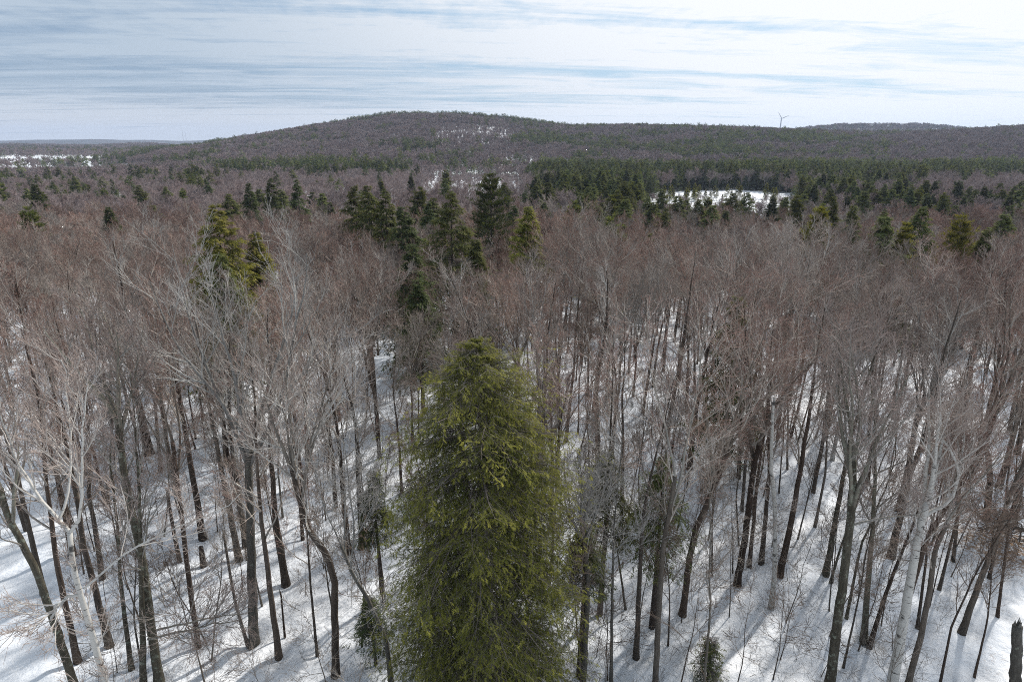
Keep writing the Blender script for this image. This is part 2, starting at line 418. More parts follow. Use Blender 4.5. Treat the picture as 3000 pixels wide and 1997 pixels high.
def bark_material(name, stops, alt, lichen=0.0, scale=1.0, vary=1.0):
    m, b = mat(name)
    tone = b.n('ShaderNodeAttribute', attribute_name='tone').outputs['Fac']
    oi = b.n('ShaderNodeObjectInfo').outputs['Random']
    co = b.n('ShaderNodeTexCoord').outputs['Object']
    c1 = b.ramp(tone, stops); c2 = b.ramp(tone, alt)
    c = b.mix(b.rng(oi, .30, .78), c1, c2)
    oj = b.n('ShaderNodeMath', {0: b.m('MULTIPLY', oi, 17.37)}, operation='FRACT').outputs[0]
    c = b.mix(1.0, c, b.ramp(oj, [(0, (1 - .28 * vary, 1 - .30 * vary, 1 - .30 * vary)), (.6, (1.05, 1.04, 1.03)), (1, (1 + .45 * vary, 1 + .46 * vary, 1 + .47 * vary))]), 'MULTIPLY')
    st = b.n('ShaderNodeMapping', {0: co, 3: (9 * scale, 9 * scale, 1.6 * scale)}).outputs[0]
    nz = b.noise(st, 1.0, 4, .65)
    c = b.mix(1.0, c, b.ramp(nz, [(.3, (.62, .62, .62)), (.7, (1.35, 1.33, 1.3))]), 'MULTIPLY')
    nz3 = b.noise(b.n('ShaderNodeMapping', {0: co, 3: (.35, .35, .35), 1: b.n('ShaderNodeCombineXYZ', {0: b.m('MULTIPLY', oi, 50.)}).outputs[0]}).outputs[0], 1.0, 2)
    c = b.mix(1.0, c, b.ramp(nz3, [(.3, (.8, .78, .77)), (.7, (1.2, 1.22, 1.24))]), 'MULTIPLY')
    if lichen:
        l = b.rng(b.noise(co, 3.5, 6, .75), .66 - lichen * .09, .74 - lichen * .09)
        low = b.rng(tone, .5, .2)
        c = b.mix(b.m('MULTIPLY', l, b.m('MULTIPLY', low, .65)), c, (.22, .24, .19))
    bs = b.n('ShaderNodeBsdfPrincipled', {'Base Color': c, 'Roughness': .9, 'Specular IOR Level': .12})
    bp = b.n('ShaderNodeBump', {'Height': nz, 'Strength': .6, 'Distance': .03}); m.node_tree.links.new(bp.outputs[0], bs.inputs['Normal'])
    b.n('ShaderNodeOutputMaterial', {0: bs.outputs[0]})
    return m

BARK = bark_material('bark', [(0, (.060, .044, .035)), (.25, (.12, .098, .08)), (.5, (.34, .31, .275)), (.65, (.36, .315, .275)), (.85, (.255, .19, .162)), (1, (.235, .138, .115))],
                     [(0, (.076, .065, .055)), (.25, (.155, .145, .128)), (.5, (.42, .41, .385)), (.65, (.38, .36, .335)), (.85, (.285, .258, .235)), (1, (.235, .195, .175))], .5)
BARK_GREY = bark_material('grey_bark', [(0, (.09, .085, .075)), (.3, (.19, .185, .175)), (.6, (.32, .315, .30)), (1, (.31, .295, .28))],
                     [(0, (.09, .085, .075)), (.3, (.19, .185, .175)), (.6, (.32, .315, .30)), (1, (.31, .295, .28))], .8, vary=.5)
BARK_LICHEN = bark_material('lichen_bark', [(0, (.075, .068, .052)), (.25, (.16, .15, .12)), (.5, (.28, .27, .25)), (1, (.28, .22, .2))],
                     [(0, (.075, .068, .052)), (.25, (.16, .15, .12)), (.5, (.28, .27, .25)), (1, (.28, .22, .2))], 1.4)
BARK_FAR = bark_material('hillside_bark', [(0, (.12, .10, .095)), (.5, (.25, .205, .195)), (1, (.25, .19, .185))],
                     [(0, (.13, .115, .11)), (.5, (.27, .235, .23)), (1, (.265, .22, .22))], 0, vary=.35)
BARK_SAP = bark_material('sapling_bark', [(0, (.08, .064, .052)), (.5, (.17, .135, .11)), (1, (.20, .15, .12))],
                     [(0, (.11, .10, .085)), (.5, (.24, .22, .195)), (1, (.27, .23, .20))], 0)
BARK_CONIFER = bark_material('conifer_bark', [(0, (.075, .06, .052)), (1, (.15, .14, .13))], [(0, (.09, .075, .065)), (1, (.2, .19, .18))], .3)

def birch_material():
    m, b = mat('birch_bark')
    tone = b.n('ShaderNodeAttribute', attribute_name='tone').outputs['Fac']
    co = b.n('ShaderNodeTexCoord').outputs['Object']
    c = b.ramp(tone, [(0, (.42, .405, .375)), (.34, (.44, .425, .395)), (.45, (.40, .375, .345)), (.7, (.34, .30, .27)), (1, (.28, .215, .185))])
    band = b.noise(b.n('ShaderNodeMapping', {0: co, 3: (2.2, 2.2, 11)}).outputs[0], 1.0, 3, .6)
    patch = b.noise(co, 1.6, 3, .6)
    k = b.m('MAXIMUM', b.rng(band, .60, .66), b.rng(patch, .60, .68))
    c = b.mix(b.m('MULTIPLY', k, b.rng(tone, .6, .2)), c, (.055, .05, .045))
    bs = b.n('ShaderNodeBsdfPrincipled', {'Base Color': c, 'Roughness': .7})
    bp = b.n('ShaderNodeBump', {'Height': band, 'Strength': .4, 'Distance': .02}); m.node_tree.links.new(bp.outputs[0], bs.inputs['Normal'])
    b.n('ShaderNodeOutputMaterial', {0: bs.outputs[0]})
    return m
BIRCH = birch_material()

def needle_material(name, dark, mid, tip, trans=.3, vary=1.0):
    m, b = mat(name)
    tone = b.n('ShaderNodeAttribute', attribute_name='tone').outputs['Fac']
    oi = b.n('ShaderNodeObjectInfo').outputs['Random']
    co = b.n('ShaderNodeTexCoord').outputs['Object']
    nz = b.noise(co, .9, 3, .6)
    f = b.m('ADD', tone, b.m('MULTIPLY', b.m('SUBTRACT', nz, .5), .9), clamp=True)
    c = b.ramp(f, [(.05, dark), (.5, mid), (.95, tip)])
    hv = b.n('ShaderNodeHueSaturation', {'Hue': b.rng(oi, 0, 1, .5 - .015 * vary, .5 + .015 * vary, False), 'Saturation': 1.0, 'Value': b.rng(oi, 0, 1, 1 - .25 * vary, 1 + .25 * vary, False), 'Color': c}).outputs[0]
    d = b.n('ShaderNodeBsdfPrincipled', {'Base Color': hv, 'Roughness': .9, 'Specular IOR Level': .06})
    t = b.n('ShaderNodeBsdfTranslucent', {'Color': b.mix(1.0, hv, (1.5, 1.6, .7), 'MULTIPLY')})
    mx = b.n('ShaderNodeMixShader', {0: trans, 1: d.outputs[0], 2: t.outputs[0]})
    b.n('ShaderNodeOutputMaterial', {0: mx.outputs[0]})
    return m
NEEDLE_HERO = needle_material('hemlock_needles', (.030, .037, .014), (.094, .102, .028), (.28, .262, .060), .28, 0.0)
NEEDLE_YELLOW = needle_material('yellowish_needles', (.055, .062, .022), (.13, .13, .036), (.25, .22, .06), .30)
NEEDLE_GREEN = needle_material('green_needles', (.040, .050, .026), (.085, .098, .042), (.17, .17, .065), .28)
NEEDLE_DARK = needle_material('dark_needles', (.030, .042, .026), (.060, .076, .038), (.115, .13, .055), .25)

def snow_material():
    m, b = mat('snow')
    geo = b.n('ShaderNodeNewGeometry').outputs['Position']
    n1 = b.noise(geo, .9, 5, .6); n2 = b.noise(geo, 7, 4, .6); n3 = b.noise(geo, .12, 3, .5)
    c = b.mix(b.rng(n3, .35, .65), (.66, .695, .745), (.74, .76, .79))
    # bark litter and dents
    lit = b.rng(b.noise(geo, 17, 4, .75), .60, .67); zone = b.rng(n1, .45, .65)
    c = b.mix(b.m('MULTIPLY', b.m('MULTIPLY', lit, zone), .7), c, (.25, .20, .16))
    # dry brown beech leaves near the fallen crown, right side
    dist = b.vm('DISTANCE', geo, (34.5, 37.5, 0)).outputs['Value']
    dist2 = b.vm('DISTANCE', geo, (26.5, 27.5, 0)).outputs['Value']
    near = b.m('MAXIMUM', b.rng(dist, 6.5, 1.0), b.m('MULTIPLY', b.rng(dist2, 2.2, .5), .35))
    lf = b.rng(b.m('ADD', b.noise(geo, 3.2, 5, .75), b.m('MULTIPLY', near, .16)), .60, .68)
    c = b.mix(b.m('MULTIPLY', lf, near), c, b.ramp(n2, [(.35, (.18, .10, .055)), (.65, (.38, .25, .14))]))
    # beyond the snowy land the ground itself is dark wooded country
    sp = b.n('ShaderNodeSeparateXYZ', {0: geo})
    far = b.rng(sp.outputs[1], 1700, 2300)
    wood = b.mix(b.rng(b.noise(geo, .012, 5, .7), .4, .6), (.03, .04, .04), (.09, .08, .085))
    c = b.mix(far, c, wood)
    bs = b.n('ShaderNodeBsdfPrincipled', {'Base Color': c, 'Roughness': .75, 'Specular IOR Level': .2})
    h = b.m('ADD', b.m('MULTIPLY', n1, 1.0), b.m('MULTIPLY', n2, .18))
    bp = b.n('ShaderNodeBump', {'Height': h, 'Strength': .7, 'Distance': .35}); m.node_tree.links.new(bp.outputs[0], bs.inputs['Normal'])
    b.n('ShaderNodeOutputMaterial', {0: bs.outputs[0]})
    return m
SNOW = snow_material()

def plain(name, col, rough=.5):
    m, b = mat(name)
    c = b.mix(b.rng(b.noise(b.n('ShaderNodeTexCoord').outputs['Object'], 2, 3), .3, .7), tuple(x * .9 for x in col), col)
    bs = b.n('ShaderNodeBsdfPrincipled', {'Base Color': c, 'Roughness': rough})
    b.n('ShaderNodeOutputMaterial', {0: bs.outputs[0]})
    return m
WHITE = plain('turbine_paint', (.62, .62, .63), .4)
LEAF = plain('dry_leaf', (.34, .20, .10), .8)

# ------------------------------------------------------------------ scene helpers
C = scene.collection.objects
def empty(name, loc, label, cat, group=None, rz=0.0, s=1.0):
    o = bpy.data.objects.new(name, None); C.link(o); o.location = loc; o.rotation_euler = (0, 0, rz)
    o.scale = (s, s, s) if np.isscalar(s) else s
    o.empty_display_size = .5
    o['label'] = label; o['category'] = cat
    if group: o['group'] = group
    return o
def link(name, me, parent=None):
    o = bpy.data.objects.new(name, me); C.link(o); o.parent = parent
    return o
def tag(o, label, cat, group=None):
    o['label'] = label; o['category'] = cat
    if group: o['group'] = group
    return o
ZLO = -40.
def gz(x, y): return float(ground(x, y))

# ------------------------------------------------------------------ the snowy ground
def build_ground():
    rr = np.concatenate([[.01], np.geomspace(2, 20, 24), np.arange(20.4, 62, .3), np.geomspace(62.4, 130, 26), np.geomspace(134, 9000, 150)])
    aa = np.concatenate([np.arange(-62, 62, .4), np.arange(62, 298, 4.)]) * np.pi / 180
    Rg, A = np.meshgrid(rr, aa, indexing='ij')
    X = Rg * np.sin(A); Y = Rg * np.cos(A); Z = ground(X, Y)
    nearby = (Rg < 70) & (np.abs(A) < 1.1)
    xn, yn = X[nearby], Y[nearby]; dz_ = np.zeros(len(xn))
    for tx_, ty_ in taken:
        if ty_ > 62: continue
        d2 = (xn - tx_) ** 2 + (yn - ty_) ** 2; dz_ -= .30 * np.exp(-d2 / .45) - .07 * np.exp(-(np.sqrt(d2) - 1.3) ** 2 / .18)
    dz_ += .05 * wob(xn, yn, .62, 3.3) * wob(xn, yn, 1.9, .2) + .035 * wob(xn, yn, .34, 1.3)
    Z[nearby] += dz_
    nr, na = X.shape
    v = np.stack([X, Y, Z], -1).reshape(-1, 3)
    i = np.arange(nr - 1)[:, None] * na; j = np.arange(na)[None]; j2 = (j + 1) % na
    f = np.stack([i + j, i + na + j, i + na + j2, i + j2], -1).reshape(-1, 4)[:, ::-1]
    g = Geo(); g.add(v, f, np.zeros(len(v))); me = g.mesh('ground', [SNOW])
    global ZLO; ZLO = float(Z.min())
    o = link('ground', me); o['kind'] = 'structure'; o['label'] = 'snow covered forest floor rising to wooded hills'

# ------------------------------------------------------------------ the trees one can tell apart
TREES = [
    ('pole', 0.38, 51.1, 20, [(-32.98, 0.0), (-33.09, 4.21), (-33.07, 7.16)], 'stout dark trunk whose flared foot shows high up between the trees at left'),
    ('thin', 0.14, 43.3, 17, [(-32.14, 0.0), (-32.17, 2.23), (-32.21, 4.3)], 'slim trunk standing in open snow below the stout flared one at left'),
    ('pole', 0.17, 34.4, 18, [(-26.88, 0.0), (-26.56, 3.89), (-26.44, 5.97)], 'medium straight trunk just right of the white birch top, foot in a snow dip'),
    ('pole', 0.24, 38.4, 20, [(-22.12, 0.0), (-22.06, 8.99), (-22.04, 12.09)], 'straight trunk with brown foot beside two short snags, sloping left as it rises'),
    ('snag', 0.14, 36.1, 5, [(-22.67, 0.0), (-22.69, 2.36), (-22.66, 4.01)], 'short broken snag leaning left beside a straight trunk'),
    ('snag', 0.19, 35.5, 1.4, [(-20.75, 0.0), (-20.71, 1.32)], 'knee high broken stump standing alone in the snow left of the twin trunks'),
    ('pole', 0.22, 36.0, 20, [(-18.55, 0.0), (-18.79, 7.44), (-18.92, 11.75)], 'long straight trunk, left one of the three in front of the wide crown'),
    ('vase', 0.28, 28.7, 22, [(-14.71, 0.0), (-13.57, 10.56), (-13.39, 12.47)], 'biggest maple left of the evergreen, dark trunk under a very wide grey crown'),
    ('pole', 0.23, 37.7, 19, [(-18.76, 0.0), (-18.79, 4.86), (-18.71, 8.97)], 'straight trunk tucked close behind the big wide crowned maple'),
    ('pole', 0.24, 33.7, 19, [(-14.59, 0), (-14.7, 5.05), (-14.5, 9.33)], 'straight furrowed trunk with pale snow at its foot, right of the wide crowned maple'),
    ('pole', 0.18, 27.7, 19, [(-12.92, 0.0), (-12.82, 8.4), (-12.66, 11.15)], 'straight dark trunk right of the wide crowned maple, foot nearer the viewer'),
    ('fork', 0.15, 28.5, 19, [(-17.78, 0.0), (-17.55, 4.43), (-17.37, 8.02), (-17.11, 12.61)], 'forked slim trunk with a thin pale branch, standing before the small snags'),
    ('snag', 0.09, 28.7, 7, [(-15.05, 0.0), (-15.36, 2.31), (-15.38, 4.06)], 'thin leaning snag with a split top against the foot of the widest maple'),
    ('thin', 0.08, 27.9, 15, [(-10.86, 0.0), (-10.74, 4.6), (-10.62, 8.28)], 'very slim upright trunk between the big maple and the crooked tree'),
    ('vase', 0.21, 26.5, 18, [(-9.46, 0), (-9.0, 5.7), (-9.16, 7.27), (-10.02, 8.8), (-10.31, 10.54), (-10.44, 12.1)], 'crooked tree with a bent trunk just left of the big evergreen'),
    ('vase', 0.23, 26.0, 20, [(-18.64, 0), (-18.08, 7.51), (-18.15, 12.13), (-17.9, 15.17)], 'thick mossy trunk with steep limbs, right of the white birch'),
    ('pole', 0.17, 25.5, 18, [(-19.17, 0), (-17.85, 7.88), (-17.5, 10.14)], 'dark slim trunk standing shoulder to shoulder with the thick mossy trunk'),
    ('pole', 0.20, 28.5, 19, [(-22.77, 0.0), (-22.85, 6.4), (-22.62, 9.31)], 'straight trunk close behind the white birch on its right'),
    ('fork', 0.20, 24.5, 17, [(-21.76, 0.0), (-21.77, 0.27), (-21.96, 4.84), (-22.09, 8.24), (-22.8, 10.8), (-22.75, 12.27)], 'greenish lichen covered tree with a bowed trunk leaning out at the lower left edge'),
    ('pole', 0.18, 27.4, 20, [(-23.85, 0.0), (-23.63, 5.75), (-23.16, 10.0)], 'dark trunk directly behind the fork of the white birch'),
    ('thin', 0.13, 26.9, 17, [(-20.62, 0.0), (-20.35, 3.15), (-20.09, 6.13), (-19.76, 7.56), (-19.48, 10.84)], 'wavy slender trunk between the white birch and the mossy trunk'),
    ('snag', 0.06, 29.1, 3, [(-13.07, 0.0), (-12.98, 2.65)], 'thin little snag below the straight furrowed trunk'),
    ('thin', 0.12, 38.6, 16, [(-15.07, 0.0), (-14.97, 3.42), (-14.79, 6.77)], 'slim trunk rising just above the bend of the crooked tree'),
    ('pole', 0.21, 36.8, 20, [(-30.43, 0.0), (-30.18, 4.87), (-30.19, 8.4)], 'leaning trunk far up in the left corner of the snow, thin foot'),
    ('pole', 0.18, 32.9, 20, [(-29.65, 0.0), (-29.41, 4.89), (-29.26, 9.11)], 'dark trunk near the left edge behind the white birch limbs'),
    ('pole', 0.21, 37.5, 18, [(-10.54, 0), (-10.38, 5.57), (-10.24, 9.1)], 'straight trunk left of the evergreen with its foot in clear snow'),
    ('pole', 0.20, 36.8, 18, [(-11.33, 0.0), (-11.29, 4.15), (-11.3, 5.95)], 'straight trunk second to the left from the evergreen, foot slightly lower'),
    ('spray', 0.14, 25.8, 14, [(-6.32, 0), (-6.4, 2.61), (-7.2, 5.12), (-7.81, 6.55), (-8.26, 8.2)], 'crooked young tree with a dense grey spray of dead twigs beside the evergreen'),
    ('vase', 0.17, 25.6, 13, [(3.69, 0), (3.71, 5.72), (3.66, 7.12), (3.34, 9.81)], 'smooth grey tree right of the evergreen with a pale brush of fine twigs'),
    ('pole', 0.14, 34.1, 17, [(5.83, 0), (5.95, 2.36), (6.02, 4.13)], 'slim trunk in the shaded snow right of the evergreen'),
    ('thin', 0.10, 25.9, 16, [(5.22, 0), (5.01, 5.47), (4.89, 9.61)], 'slim dark stem between the smooth grey tree and the leaning pair'),
    ('pole', 0.16, 27.6, 17, [(6.85, 0.0), (6.72, 4.81), (6.67, 8.46)], 'brown straight trunk standing free in bright snow right of centre'),
    ('fork', 0.16, 25.5, 20, [(7.46, 0), (7.27, 5.09), (7.19, 8.56), (7.51, 12.41)], 'dark two stemmed tree leaning right, left one of the leaning pair'),
    ('pole', 0.19, 49.5, 17, [(2.69, 0.0), (2.73, 3.36), (2.8, 6.71)], 'slim trunk showing above the evergreen shoulder on its right'),
    ('thin', 0.13, 44.7, 16, [(3.69, 0.0), (3.68, 3.13), (3.69, 6.05)], 'fine stem beside the evergreen shoulder, one step to its right'),
    ('pole', 0.26, 44.5, 19, [(7.06, 0.0), (6.79, 3.65), (6.55, 7.75)], 'dark furrowed trunk rising through the pale brush of twigs right of centre'),
    ('thin', 0.10, 35.1, 14, [(2.63, 0.0), (2.72, 3.4), (2.83, 5.52)], 'slender stem hugging the lower right side of the evergreen'),
    ('pole', 0.16, 37.2, 18, [(7.59, 0.0), (7.44, 3.9), (7.32, 7.5)], 'brown trunk behind the small dark hemlock boughs right of centre'),
    ('pole', 0.23, 54.7, 19, [(14.9, 0.0), (15.11, 2.63), (15.37, 5.07)], 'distant trunk with a small foot above the dark hemlock boughs'),
    ('vase', 0.21, 31.2, 20, [(10.35, 0.0), (10.43, 4.09), (10.67, 6.03), (11.6, 9.14)], 'dark leaning tree with wide spread limbs, right one of the leaning pair'),
    ('fork', 0.23, 33.6, 20, [(14.49, 0.0), (14.58, 3.57), (14.55, 6.8), (14.56, 8.59)], 'tree with a low branch knee and flared foot in blue shadowed snow'),
    ('birchsnag', 0.16, 31.5, 14, [(15.86, 0.0), (15.64, 3.19), (15.1, 7.41), (14.68, 9.11)], 'peeling birch with a rust brown lower trunk and white upper stem'),
    ('pole', 0.17, 35.7, 18, [(16.83, 0.0), (16.7, 3.02), (16.52, 6.57)], 'straight trunk second left of the peeling birch'),
    ('thin', 0.14, 35.4, 17, [(15.91, 0), (15.84, 2.88), (15.66, 6.07)], 'slim trunk between the flared tree and the peeling birch'),
    ('pole', 0.22, 34.4, 19, [(17.51, 0.0), (17.74, 3.54), (17.79, 6.98)], 'straight dark trunk just right of the peeling birch leaning right'),
    ('pole', 0.19, 34.6, 19, [(20.65, 0.0), (20.72, 4.99), (20.66, 9.51)], 'straight trunk leaning right, alone left of the big lichen spotted trunk'),
    ('vase', 0.25, 25.3, 19, [(16.39, 0.03), (16.05, 5.97), (15.8, 10.01), (15.41, 13.13)], 'big trunk spotted with pale green lichen under a broad crown, right half'),
    ('thin', 0.08, 33.7, 13, [(20.51, 0.0), (20.74, 1.94), (20.96, 3.87)], 'thin stem crossing behind the lichen spotted trunk'),
    ('pole', 0.18, 29.1, 18, [(20.27, 0.0), (19.57, 5.98), (19.07, 10.37)], 'trunk sharing its foot with a leaning stem, right of the lichen spotted trunk'),
    ('thin', 0.13, 28.7, 14, [(20.36, 0.0), (20.66, 3.59), (21.16, 6.81)], 'stem leaning sharply right from a shared foot'),
    ('birch', 0.27, 25.2, 17, [(19.48, 0.0), (19.48, 0.14), (19.29, 3.91), (19.19, 7.16), (19.08, 10.33)], 'pale grey barked birch with dead white limbs curling at its top, lower right'),
    ('pole', 0.19, 26.8, 19, [(20.64, 0.0), (20.63, 1.19), (20.58, 5.02), (20.78, 8.31), (21.26, 9.68)], 'brown trunk pressed against the pale birch at lower right'),
    ('fork', 0.16, 25.3, 15, [(20.33, 0.03), (20.44, 3.53), (20.3, 5.97), (20.09, 8.7), (20.38, 10.01)], 'black barked forked tree right of the pale birch at lower right'),
    ('pole', 0.18, 29.5, 18, [(26.13, 0.0), (26.36, 3.27), (26.6, 6.26)], 'lone leaning trunk with a long shadow in open snow at lower right'),
    ('birchsnag', 0.27, 24.6, 4.6, [(25.37, 0.0), (25.35, 0.16), (24.88, 2.58), (24.42, 4.75)], 'broken stub of a thick birch with torn black top in the lower right corner'),
    ('pole', 0.24, 36.5, 19, [(26.06, 0.0), (26.08, 2.5), (26.14, 4.7)], 'trunk rising behind the tops of the pale birch limbs'),
    ('vase', 0.23, 40.7, 18, [(35.64, 0.0), (35.23, 2.94), (34.68, 4.91), (34.06, 5.87), (34.15, 7.57)], 'dark trunk with a bare hooked bend above the tangle of fallen limbs'),
    ('thin', 0.11, 36.3, 16, [(30.26, 0.0), (29.97, 2.08), (29.72, 4.11)], 'slim trunk just left of the tangle of fallen limbs'),
    ('thin', 0.09, 30.7, 15, [(20.05, 0.0), (20.06, 1.85), (20.05, 3.85)], 'slim dark stem between lichen spotted trunk and shared foot pair'),
    ('pole', 0.16, 46.9, 18, [(19.17, 0.0), (18.96, 2.4), (18.84, 4.59)], 'slim far trunk showing above the flared tree in clear snow'),
    ('pole', 0.23, 48.8, 19, [(15.53, 0.0), (15.55, 3.26), (15.66, 5.92)], 'straight trunk far up left of the flared tree, foot in bright snow'),
    ('pole', 0.27, 53.2, 19, [(41.99, 0.0), (41.82, 3.3), (41.7, 6.14)], 'leaning trunk in the row near the right edge, first from the left'),
    ('pole', 0.23, 49.7, 19, [(41.33, 0.0), (41.26, 2.8), (41.21, 5.52)], 'leaning trunk in the row near the right edge, second from the left'),
    ('pole', 0.23, 45.6, 19, [(40.23, 0.0), (40.27, 3.07), (40.33, 5.62)], 'leaning trunk in the row near the right edge, third from the left'),
    ('pole', 0.24, 51.0, 19, [(45.85, 0.0), (45.64, 2.62), (45.49, 4.94)], 'leaning trunk in the row near the right edge, furthest right'),
    ('pole', 0.26, 40.5, 20, [(37.49, 0.0), (37.29, 2.64), (37.14, 4.99)], 'thick trunk close to the right edge above the fallen tangle'),
]
MATS = {'birch': BIRCH, 'birchsnag': BIRCH}
LICH = ('lichen', 'mossy')
R12 = [([(19.08, 0, 10.33), (19.61, 0, 10.72), (20.22, 0, 11.47), (20.25, 0, 12.58), (19.88, 0, 13.55), (19.2, 0, 14.26), (18.45, 0, 15.31)], .10, .03),
       ([(20.25, 0, 12.58), (20.35, .25, 14.13), (20.37, .5, 15.31)], .06, .02)]
DEAD = [([(-18.34, 0, 3.12), (-16.36, -.33, 3.94), (-14.69, -.67, 4.61), (-13.09, -1, 5.12)], .07, .02)]
taken = []
for i, (kind, r, Y, H, ln, label) in enumerate(TREES):
    x0 = ln[0][0]; z0 = gz(x0, Y)
    line = [(a - x0, 0, bz - ln[0][1]) for a, bz in ln]
    limbs = None; m = MATS.get(kind, BARK)
    if 'torn black top' in label: m = BARK_GREY
    if any(w in label for w in LICH): m = BARK_LICHEN
    if 'smooth grey' in label or 'very wide' in label or kind == 'spray': m = BARK_GREY
    if 'pale grey barked birch' in label: limbs = [([(a - x0, dy_, c - z0) for a, dy_, c in l], q0, q1) for l, q0, q1 in R12]
    if 'thick mossy' in label: limbs = [([(a - x0, dy_, c - z0) for a, dy_, c in l], q0, q1) for l, q0, q1 in DEAD]
    sp = 1.25 if 'very wide' in label else 1.0
    tg, cg = bare_tree(100 + i, H, r, kind, line, 'hero', limbs, sp)
    nm = {'snag': 'dead_snag', 'birch': 'birch_tree', 'birchsnag': 'birch_tree', 'spray': 'dead_tree'}.get(kind, 'bare_tree')
    cat = {'snag': 'dead trunk'}.get(kind, 'tree')
    if kind == 'snag' or H < 6:
        o = link(nm, tg.mesh(nm, [m])); o.location = (x0, Y, z0); tag(o, label, cat); taken.append((x0, Y)); continue
    e = empty(nm, (x0, Y, z0), label, cat)
    link('trunk', tg.mesh('trunk', [m]), e)
    link('crown', cg.mesh('crown', [m]), e)
    taken.append((x0, Y))

for i, (a, c_, hh, rr_) in enumerate([(22.3, 25.6, 13, .07), (23.9, 30.0, 15, .09), (27.4, 33.4, 15, .10), (29.2, 30.8, 14, .09), (31.5, 34.6, 15, .10), (24.9, 26.6, 11, .06), (33.0, 32.2, 15, .10), (18.0, 27.0, 12, .06)]):
    tg, cg = bare_tree(260 + i, hh, rr_, 'thin', None, 'hero', spread=1.5)
    e = empty('bare_tree', (a, c_, gz(a, c_)), 'thin young trunk with fine twigs in the lower right corner', 'tree', 'thin young trunks of the lower right corner')
    link('trunk', tg.mesh('trunk', [BARK]), e); link('crown', cg.mesh('crown', [BARK_SAP]), e); taken.append((a, c_))

# the white birch close to the camera, lower left
def rel(l, o): return [tuple(np.array(p) - np.array(o)) for p in l]
o = (-13.6, 17.0, 0)
trunk = [(-13.6, 17, 0), (-13.9, 17, 4.5), (-14.03, 17, 8.66), (-14.02, 17, 10.93), (-14.12, 17, 12.59), (-14.1, 17, 13.98), (-13.96, 17, 15.06)]
limbs = [([(-13.96, 17.0, 15.06), (-14.45, 17.2, 15.45), (-15.09, 17.4, 16.28), (-15.52, 17.6, 17.02), (-15.81, 17.8, 18.0), (-15.96, 18.0, 19.22)], .062, .016),
         ([(-13.96, 17.0, 15.06), (-13.64, 17.1, 15.39), (-13.4, 17.2, 16.49), (-13.27, 17.3, 17.6), (-12.96, 17.4, 18.69), (-12.76, 17.5, 19.82)], .055, .016),
         ([(-14.09, 17.0, 12.73), (-14.4, 16.83, 12.77), (-14.73, 16.67, 12.54), (-14.9, 16.5, 12.12)], .055, .04),
         ([(-13.97, 17.0, 12.92), (-13.4, 17.3, 13.38), (-12.87, 17.6, 13.8), (-11.48, 17.9, 14.52), (-9.44, 18.2, 15.24), (-9.12, 18.5, 15.6)], .038, .010),
         ([(-14.28, 17.0, 15.4), (-14.13, 17.5, 16.13), (-14.17, 18.0, 17.14), (-14.26, 18.5, 18.84), (-14.43, 19.0, 20.12)], .045, .012)]
e = empty('birch_tree', (o[0], o[1], gz(o[0], o[1])), 'white barked birch with black marks and forked bare limbs, nearest tree lower left', 'tree')
tg, cg = bare_tree(7, 15.3, .165, 'birchsnag', rel(trunk, o), 'bough', [(rel(l, o), a, c) for l, a, c in limbs])
link('trunk', tg.mesh('trunk', [BIRCH]), e); link('crown', cg.mesh('crown', [BIRCH]), e)

# spray of dead twigs held by the crooked young tree
def dead_spray(x, y, z, n, L, seed, m, label):
    rng = np.random.default_rng(seed)
    g = Geo(); P = np.tile([[0, 0, 0.]], (n, 1)) + rng.normal(0, .12, (n, 3)); D_ = norm(rng.normal(0, 1, (n, 3)) + [0, 0, .25])
    p, r = strands(rng, P, D_, rng.uniform(.4, 1, n) * L, np.full(n, .022), np.full(n, .009), 7, .22, .02); g.tubes(p, r, 4, np.full(n, .6))
    idx, t, P, Dd, rr = children(rng, p, r, 6, .2, 1, .4, 1.1)
    p, r = strands(rng, P, Dd, rng.uniform(.2, .6, len(idx)) * L * .5, np.full(len(idx), .009), np.full(len(idx), .005), 4, .2); g.tubes(p, r, 3, np.full(len(idx), .8))
    o = link('dead_branch', g.mesh('dead_branch', [m])); o.location = (x, y, z)
    return tag(o, label, 'branch')
dead_spray(-6.23, 25.2, 5.49, 26, 2.2, 5, BARK_GREY, 'grey starburst of dead twigs hanging beside the lower left of the evergreen')

# fallen crown with dense twigs near the right edge
e = empty('fallen_tree', (38.5, 38, gz(38.5, 38) + .5), 'fallen tree with a dense brown tangle of twigs near the right edge', 'fallen tree')
ftrunk = [(0, 0, 0), (-2.5, -.8, .9), (-4.4, -1.3, 1.6), (-6, -1.8, 2.0)]
rng = np.random.default_rng(77)
tg = Geo(); cg = Geo()
tp = resample(ftrunk, 9)[None]; tr = np.linspace(.22, .09, 9)[None]; tg.tubes(tp, tr, 8, np.zeros(1))
idx, t, P, Dd, rr = children(rng, tp, tr, 26, .25, 1, .4, 1.2)
p, r = strands(rng, P, Dd, rng.uniform(1.5, 4.2, len(idx)), np.full(len(idx), .05), np.full(len(idx), .012), 9, .30, -.01)
p[:, :, 2] = np.maximum(p[:, :, 2], .05); cg.tubes(p, r, 4, np.full(len(idx), .3))
idx, t, P, Dd, rr = children(rng, p, r, 9, .15, 1, .4, 1.1)
p, r = strands(rng, P, Dd, rng.uniform(.6, 2., len(idx)), np.full(len(idx), .016), np.full(len(idx), .008), 6, .22)
cg.tubes(p, r, 3, np.full(len(idx), .3))
idx, t, P, Dd, rr = children(rng, p, r, 6, .15, 1, .4, 1.1)
p, r = strands(rng, P, Dd, rng.uniform(.3, .9, len(idx)), np.full(len(idx), .008), np.full(len(idx), .005), 4, .2)
cg.tubes(p, r, 3, np.full(len(idx), .5))
